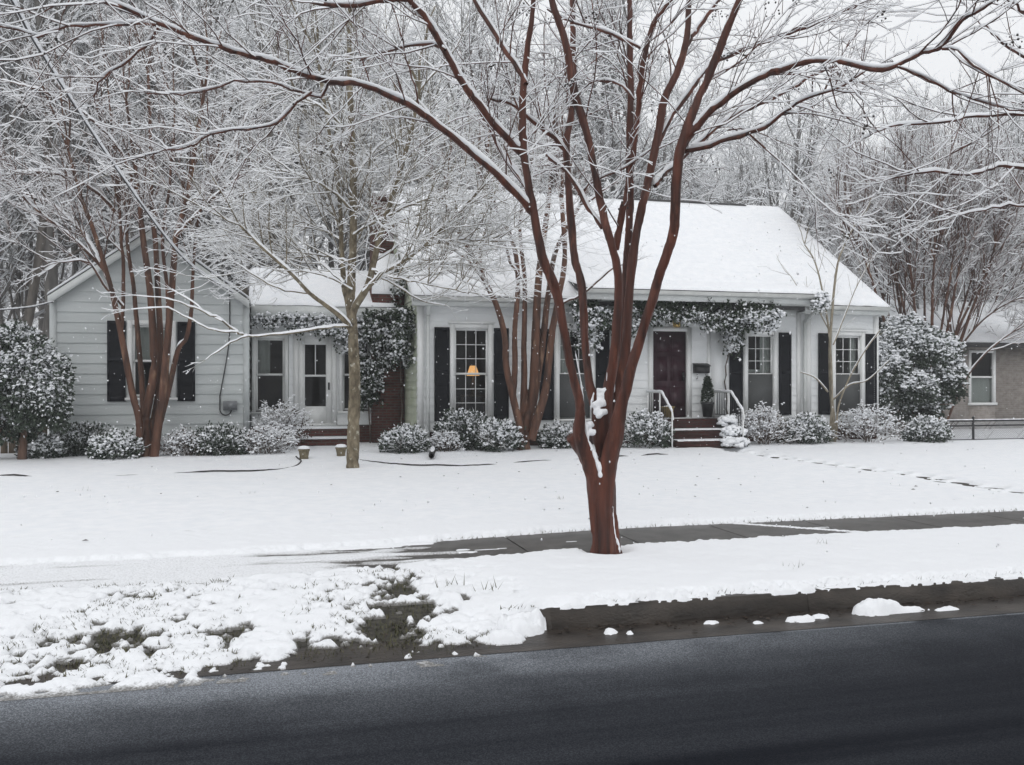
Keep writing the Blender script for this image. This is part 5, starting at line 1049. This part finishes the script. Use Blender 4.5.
# potted conifer
t = thing('potted_conifer', 'small dwarf conifer in a black pot on the landing, under the mailbox', 'potted plant', (10.42, 20.5, .77)); rng = np.random.default_rng(3)
g = MB(); g.lathe([(.11, .765), (.15, 1.07), (.165, 1.08), (.165, 1.12), (.14, 1.12), (.13, 1.06)], 10.42, 20.5, 18); g.build('pot', M['pot'], t, True)
u = rng.random(420) ** .7; a = rng.uniform(0, 6.28, 420); rr = .16 * (1 - u) ** .8 * rng.uniform(.5, 1, 420) + .01; pts = np.stack([10.42 + rr * np.cos(a), 20.5 + rr * np.sin(a), 1.12 + u * .60], -1)
V, Fq = leaves_np(rng, pts, np.stack([np.cos(a), np.sin(a), np.full(420, .9)], -1), 4, .05, .012); tri_obj('foliage', V, Fq, M['conifer'], t)
V, Fq = caps_np(rng, pts[rng.random(420) < .09], .016); tri_obj('snow_caps', V, Fq, M['twigsnow'], t, True)
# ---- big evergreens
def evergreen(label, centers, trunk, seed, leaf, cap, capdens, N, base, leafper=11, droop=0.2, name='evergreen'):
    rng = np.random.default_rng(seed); t = thing(name, label, 'tree', base); PT, DD = [], []
    for i, (c, r, n) in enumerate(centers):
        p, d, q = shell(rng, n, c, r, .28, -.7, .35, seed + i); PT.append(p); DD.append(d)
    pts = np.concatenate(PT); d = np.concatenate(DD); k = pts[:, 2] > .25; pts, d = pts[k], d[k]
    g = MB()
    for s in trunk: s = np.array(s); g.tube(spline(s[:, :3], 12), np.interp(np.linspace(0, 1, 12), np.linspace(0, 1, len(s)), s[:, 3]), 8)
    out = {}
    for c, r, n in centers:
        for _ in range(6):
            e = np.array(c) + rng.normal(0, .45, 3) * np.array(r); b_ = np.array(trunk[0][-1][:3]) + rng.normal(0, .08, 3); m_ = (e + b_) / 2 + rng.normal(0, .1, 3); g.tube(spline([b_, m_, e], 7), np.linspace(.03, .008, 7), 5)
    g.build('trunk', M['bark_old'], t, True)
    V, Fq = leaves_np(rng, pts, d + np.array([0, 0, .15]), leafper, leaf, leaf * .6, droop); leafy('foliage', rng, V, Fq, leafper, .42 + .75 * d[:, 2], .72, M['leaf_frost'], t)
    pr = capdens * np.clip(.42 + .95 * d[:, 2], .05, 1); k = rng.random(len(pts)) < pr; q_ = np.repeat(pts[k] + np.array([0, 0, leaf * .35]) + d[k] * leaf * .5, 4, 0); q_ = q_ + rng.normal(0, cap * .75, q_.shape) * np.array([1, 1, .45]); V, Fq = caps_np(rng, q_, cap * .5, .6, .3); tri_obj('snow_caps', V, Fq, M['twigsnow'], t, True)
    return t
def atY(px, py, Y): X = W(px, Y); dep = X * math.sin(YAW) + Y * math.cos(YAW); return np.array([X, Y, 1.6 + (CY - py) / F * dep]), dep / F
def cen(px, py, wx, hy, Y, n, ry=.8): c, s = atY(px, py, Y); return (c, (wx * s / 2, wx * s / 2 * ry, hy * s / 2), n)
b_, _ = atY(925, 452, 22.6); b_[2] = .1; tp, _ = atY(922, 395, 22.6)
evergreen('large rounded evergreen heaped with snow, at the right end of the house', [cen(910, 352, 84, 54, 22.6, 1050), cen(884, 372, 48, 56, 22.3, 560), cen(938, 380, 54, 66, 22.4, 700), cen(908, 406, 80, 50, 22.8, 600), cen(916, 390, 44, 36, 21.9, 330), cen(905, 330, 44, 26, 22.9, 240), cen(938, 352, 46, 36, 22.6, 380), cen(880, 395, 26, 40, 22.2, 160)],
 [[(*b_, .09), ((b_[0] + tp[0]) / 2 + .1, b_[1], .9, .075), (*tp, .05)], [(b_[0] + .15, b_[1], .1, .06), (tp[0] + .6, tp[1], tp[2] + .2, .03)], [(b_[0] - .12, b_[1], .1, .06), (tp[0] - .6, tp[1], tp[2] + .3, .03)]], 21, .085, .085, .95, 0, b_)
b_, _ = atY(22, 470, 19.6); b_[2] = .1; tp, _ = atY(20, 390, 19.6)
evergreen('drooping dark evergreen flecked with snow, left of the gabled wing', [cen(18, 385, 92, 84, 19.6, 1250), cen(-12, 370, 70, 60, 19.8, 500), cen(40, 405, 52, 66, 19.3, 560), cen(12, 345, 62, 40, 19.8, 420), cen(5, 425, 60, 50, 19.8, 360)],
 [[(*b_, .085), (b_[0] + .03, b_[1], 1.0, .07), (*tp, .045)], [(b_[0] - .7, b_[1] + .2, .1, .05), (tp[0] - .5, tp[1], tp[2], .03)]], 33, .075, .05, .7, 0, b_, 12, .55)
# ---- vines
def vine(label, boxes, seed, loc, leaf=.075, cap=.062, capd=.6, stems=(), name='vine', snowlow=0):
    rng = np.random.default_rng(seed); t = thing(name, label, 'vine', loc); PT = []
    for (x0, x1, y0, y1, z0, z1, n) in boxes:
        p = np.stack([rng.uniform(x0, x1, n), rng.uniform(y0, y1, n), z1 - (z1 - z0) * rng.beta(1.1, 1.6, n)], -1); k = fbm(p[:, 0] * 3 + seed, p[:, 2] * 3, 1.3, 3, seed) > .36; PT.append(p[k])
    pts = np.concatenate(PT); d = rng.normal(0, .5, pts.shape); d[:, 1] -= .9; d[:, 2] -= .25
    V, Fq = leaves_np(rng, pts, d, 9, leaf, .05, .25); leafy('foliage', rng, V, Fq, 9, np.where(pts[:, 2] < (snowlow or 99), 1, .1) * (.45 + .5 * (fbm(pts[:, 0] + 7, pts[:, 2] * 2, 1.2, 2, seed + 1) > .42)), .85 * capd ** .5, M['leaf'], t)
    mid = np.concatenate([np.full(0, 0.)] + [np.zeros(0)]); sel = rng.random(len(pts)) < capd * np.where(fbm(pts[:, 0] + 7, pts[:, 2] * 2, 1.2, 2, seed + 1) > .42, 1, .3)
    if snowlow: sel &= pts[:, 2] < snowlow
    q_ = np.repeat(pts[sel] + np.array([0, -.06, .03]), 3, 0); q_ = q_ + rng.normal(0, cap * .7, q_.shape) * np.array([1, 1, .8]); V, Fq = caps_np(rng, q_, cap * .48, .8, .3); tri_obj('snow_caps', V, Fq, M['twigsnow'], t, True)
    if stems:
        g = MB()
        for s in stems: g.tube(spline(s, 16) + rng.normal(0, .012, (16, 3)), np.linspace(.022, .010, 16), 6)
        g.build('stems', M['stem'], t, True)
    return t
vine('evergreen vine hanging under the porch eave over the plum door, clotted with snow', [(6.9, 8.5, 19.85, 20.4, 2.75, 3.5, 330), (8.5, 10.1, 19.7, 20.4, 3.0, 3.5, 420), (10.0, 11.75, 19.65, 20.4, 2.86, 3.54, 620), (11.0, 11.9, 19.6, 20.2, 2.85, 3.4, 220), (8.0, 8.3, 20.3, 20.7, 1.9, 3.2, 60), (7.0, 7.6, 20.2, 20.6, 2.4, 3.1, 90), (10.9, 11.2, 20.2, 20.6, 2.2, 3.1, 70)], 50, (10, 20.5, 3), .085, .058, .95, stems=[[(11.06, 20.7, .75), (11.0, 20.68, 1.8), (11.15, 20.6, 2.6), (11.3, 20.3, 3.2)], [(8.32, 20.68, .75), (8.4, 20.66, 1.8), (8.3, 20.5, 2.8), (8.6, 20.2, 3.3)]], snowlow=3.30)
vine('little snowy vine tuft on the eave corner above the tall downspout', [(12.75, 13.1, 19.5, 19.75, 3.35, 3.72, 70)], 51, (12.9, 19.6, 3.5), .06, .075, .8)
vine('thick dark evergreen vine climbing the brick chimney beside the white downspout', [(2.35, 3.4, 22.2, 22.68, 1.95, 3.3, 660), (2.15, 2.75, 22.3, 22.85, 1.0, 2.3, 300), (2.95, 3.3, 21.0, 22.6, 1.9, 3.3, 380), (3.05, 3.3, 22.1, 23.4, 3.5, 4.6, 70)], 52, (2.8, 22.5, 2), .09, .075, .22, stems=[[(2.5, 22.6, .1), (2.45, 22.62, 1.2), (2.6, 22.62, 2.2), (2.8, 22.6, 3.1)], [(3.2, 22.5, .1), (3.22, 22.4, 1.2), (3.15, 22.3, 2.4)]])
vine('thin snowy vine strung along the link eave above the storm door', [(-.25, .9, 22.62, 22.95, 2.9, 3.22, 190), (.6, 1.9, 22.62, 22.95, 2.72, 3.22, 260), (1.7, 2.4, 22.6, 22.95, 2.3, 3.2, 190)], 53, (1, 22.8, 3), .075, .07, .7, stems=[[(-.2, 22.75, 3.1), (.6, 22.75, 3.05), (1.5, 22.75, 3.0), (2.3, 22.7, 2.9)]])
# ------------------------------------------------------------------ neighbour, fences, wires
nb_ = thing('brick_house', 'neighbouring pinkish-tan brick house with snowy roof, half hidden at the right edge', 'house', (24, 25, 0))
NX0, NX1, NY = 20.4, 33.0, 24.6
a0, a1, b0, b1 = W(971, NY), W(993, NY), 1.0, 2.55
g = MB()
for (x0, x1, z0, z1) in ((NX0, a0 - .09, -.1, 2.95), (a1 + .09, NX1, -.1, 2.95), (a0 - .09, a1 + .09, -.1, b0 - .1), (a0 - .09, a1 + .09, b1 + .09, 2.95)): g.box(x0, x1, NY, NY + .15, z0, z1)
g.box(NX0, NX0 + .15, NY + .152, 33, -.1, 2.95); g.box(NX1 - .15, NX1, NY + .152, 33, -.1, 2.95); g.build('wall', M['brick_tan'], nb_)
g = MB(); g.box(a0 - .09, a0, NY - .02, NY + .12, b0 - .08, b1 + .08); g.box(a1, a1 + .09, NY - .02, NY + .12, b0 - .08, b1 + .08); g.box(a0, a1, NY - .02, NY + .12, b1, b1 + .08); g.box(a0 - .12, a1 + .12, NY - .06, NY + .12, b0 - .12, b0 - .04); zm = (b0 + b1) / 2; g.box(a0, a1, NY + .01, NY + .09, zm - .03, zm + .03); wn = g.build('window', M['white'], nb_)
g = MB(); g.poly([(a0, NY + .06, b0 - .04), (a1, NY + .06, b0 - .04), (a1, NY + .06, b1), (a0, NY + .06, b1)]); g.build('pane', M['glass'], wn)
g = MB(); g.poly([(a0 - .05, NY + .14, b0 - .04), (a1 + .05, NY + .14, b0 - .04), (a1 + .05, NY + .14, zm), (a0 - .05, NY + .14, zm)]); g.build('curtain', M['curtain'], wn)
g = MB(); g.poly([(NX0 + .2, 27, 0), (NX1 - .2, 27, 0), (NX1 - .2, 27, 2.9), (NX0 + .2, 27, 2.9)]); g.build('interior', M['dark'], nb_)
g = MB(); g.prism([(NY - .45, 2.85), (NY + 4.3, 4.5), (NY + 9, 2.85), (NY + 9, 2.7), (NY + 4.3, 4.35), (NY - .45, 2.7)], 0, NX0 - .35, NX1 + .35); g.build('roof', M['roof'], nb_)
g = MB(); g.prism([(NY - .47, 2.855), (NY - .45, 2.95), (NY + 4.3, 4.61), (NY + 9, 2.95), (NY + 9.02, 2.855), (NY + 4.3, 4.505)], 0, NX0 - .37, NX1 + .37); g.build('roof_snow', M['snow'], nb_)
# chain-link fence
FY = 19.9; f0, f1 = 15.75, 27.0; zf0, zf1 = .10, .62
fc = thing('chain_link_fence', 'low dark chain-link fence with snow on its rail, in front of the neighbouring brick house', 'fence', (f0, FY, .1))
g = MB(); g.tube([(f0, FY, zf1), (f1, FY, zf1)], .026, 6); g.tube([(f0, FY, zf1 - .13), (f1, FY, zf1 - .13)], .02, 6); g.tube([(f0, FY, zf0 + .03), (f1, FY, zf0 + .03)], .014, 6); g.build('rail', M['black'], fc)
g = MB(); n = 160; X = np.linspace(f0, f1, n); g.tube(np.stack([X, np.full(n, FY), np.full(n, zf1 + .020)], -1), .014 + .008 * np.random.default_rng(1).random(n), 6); g.build('rail_snow', M['twigsnow'], fc, True)
for x in (f0, 17.62, 20.4, 23.2, 26.0): g = MB(); g.tube([(x, FY, -.1), (x, FY, zf1 + .06)], .032, 8); g.lathe([(.036, zf1 + .06), (.03, zf1 + .09), (.005, zf1 + .11)], x, FY, 8); g.build('post', M['black'], fc)
polys = []
for x in np.arange(f0, f1, .055):
    for s in (-1, 1): polys.append((np.array([(x, FY + .005 * s, zf0), (x + s * (zf1 - zf0) / 2, FY + .005 * s, (zf0 + zf1) / 2), (x + s * (zf1 - zf0), FY + .005 * s, zf1)]), np.full(3, .0050)))
tubes_obj('wire_mesh', polys, [M['wire'], M['twigsnow']], fc, 4, .004, np.random.default_rng(2), .3)
# wooden fence at the far left
wf = thing('wooden_fence', 'short run of brown board fence under the drooping evergreen, left of the gabled wing', 'fence', (-6, 21.3, 0)); 
g = MB()
for i, x in enumerate(np.arange(-9.5, -4.45, .15)): g.box(x, x + .135, 21.3, 21.325, .0, 1.05 + .015 * (i % 3))
g.build('boards', M['wood'], wf)
for x in (-9.4, -7.2, -4.6): g = MB(); g.box(x - .05, x + .05, 21.328, 21.42, 0, 1.2); g.build('post', M['wood'], wf)
# service wires, snow lying on them
def cable(pts, r, lab, snow=.02):
    p = spline(pts, 60); t = thing('overhead_wire', lab, 'wire', p[0]); g = MB(); g.tube(p, r, 6); g.build('wire', M['wire'], t, True)
    rg_ = np.random.default_rng(3); g = MB(); g.tube(p + np.array([0, 0, r + snow * .6]), snow * rg_.uniform(.75, 1.25, 60), 6); g.build('wire_snow', M['twigsnow'], t, True)
cable([P(236, 295, 20.05), P(185, 260, 17.3), P(119, 173, 13.6), P(44, 58, 10.4), P(15, 7, 9.4), P(-60, -130, 7.8)], .012, 'thick snow-laden service wire slanting down to the gabled wing wall', .030)
cable([P(53, 302, 18.95), P(25, 308, 18.4), P(-30, 310, 17.5), P(-200, 300, 15)], .010, 'thin snow-topped wire running left from the gabled wing eave', .016)
# falling snow
rng = np.random.default_rng(8); N = 3400; d = 5.5 + 16 * rng.random(N) ** .8; px = rng.uniform(-40, 1064, N); py = rng.uniform(-20, 560, N)
pts = np.array([P(a, b2, c) for a, b2, c in zip(px, py, d)]); k = (pts[:, 2] > .3); pts = pts[k]
V, Fq = caps_np(rng, pts, .0062, 1.3, .1); o = tri_obj('falling_snow', V, Fq, M['twigsnow'], None, True); o['kind'] = 'stuff'; o['label'] = 'snowflakes drifting down in front of the house'
# snowy air: far trees fade
if HAZE:
    g = MB(); g.box(-150, 150, -60, 130, -1.5, 27); o = g.build('haze', []); o['kind'] = 'stuff'; o['label'] = 'snowy haze in the air'
    m = bpy.data.materials.new('haze'); m.use_nodes = True; t = m.node_tree; t.nodes.clear(); ou = t.nodes.new('ShaderNodeOutputMaterial'); pv = t.nodes.new('ShaderNodeVolumePrincipled')
    pv.inputs['Color'].default_value = (.9, .92, .95, 1); pv.inputs['Density'].default_value = HAZE; pv.inputs['Anisotropy'].default_value = .2; t.links.new(pv.outputs[0], ou.inputs['Volume']); o.data.materials.append(m)
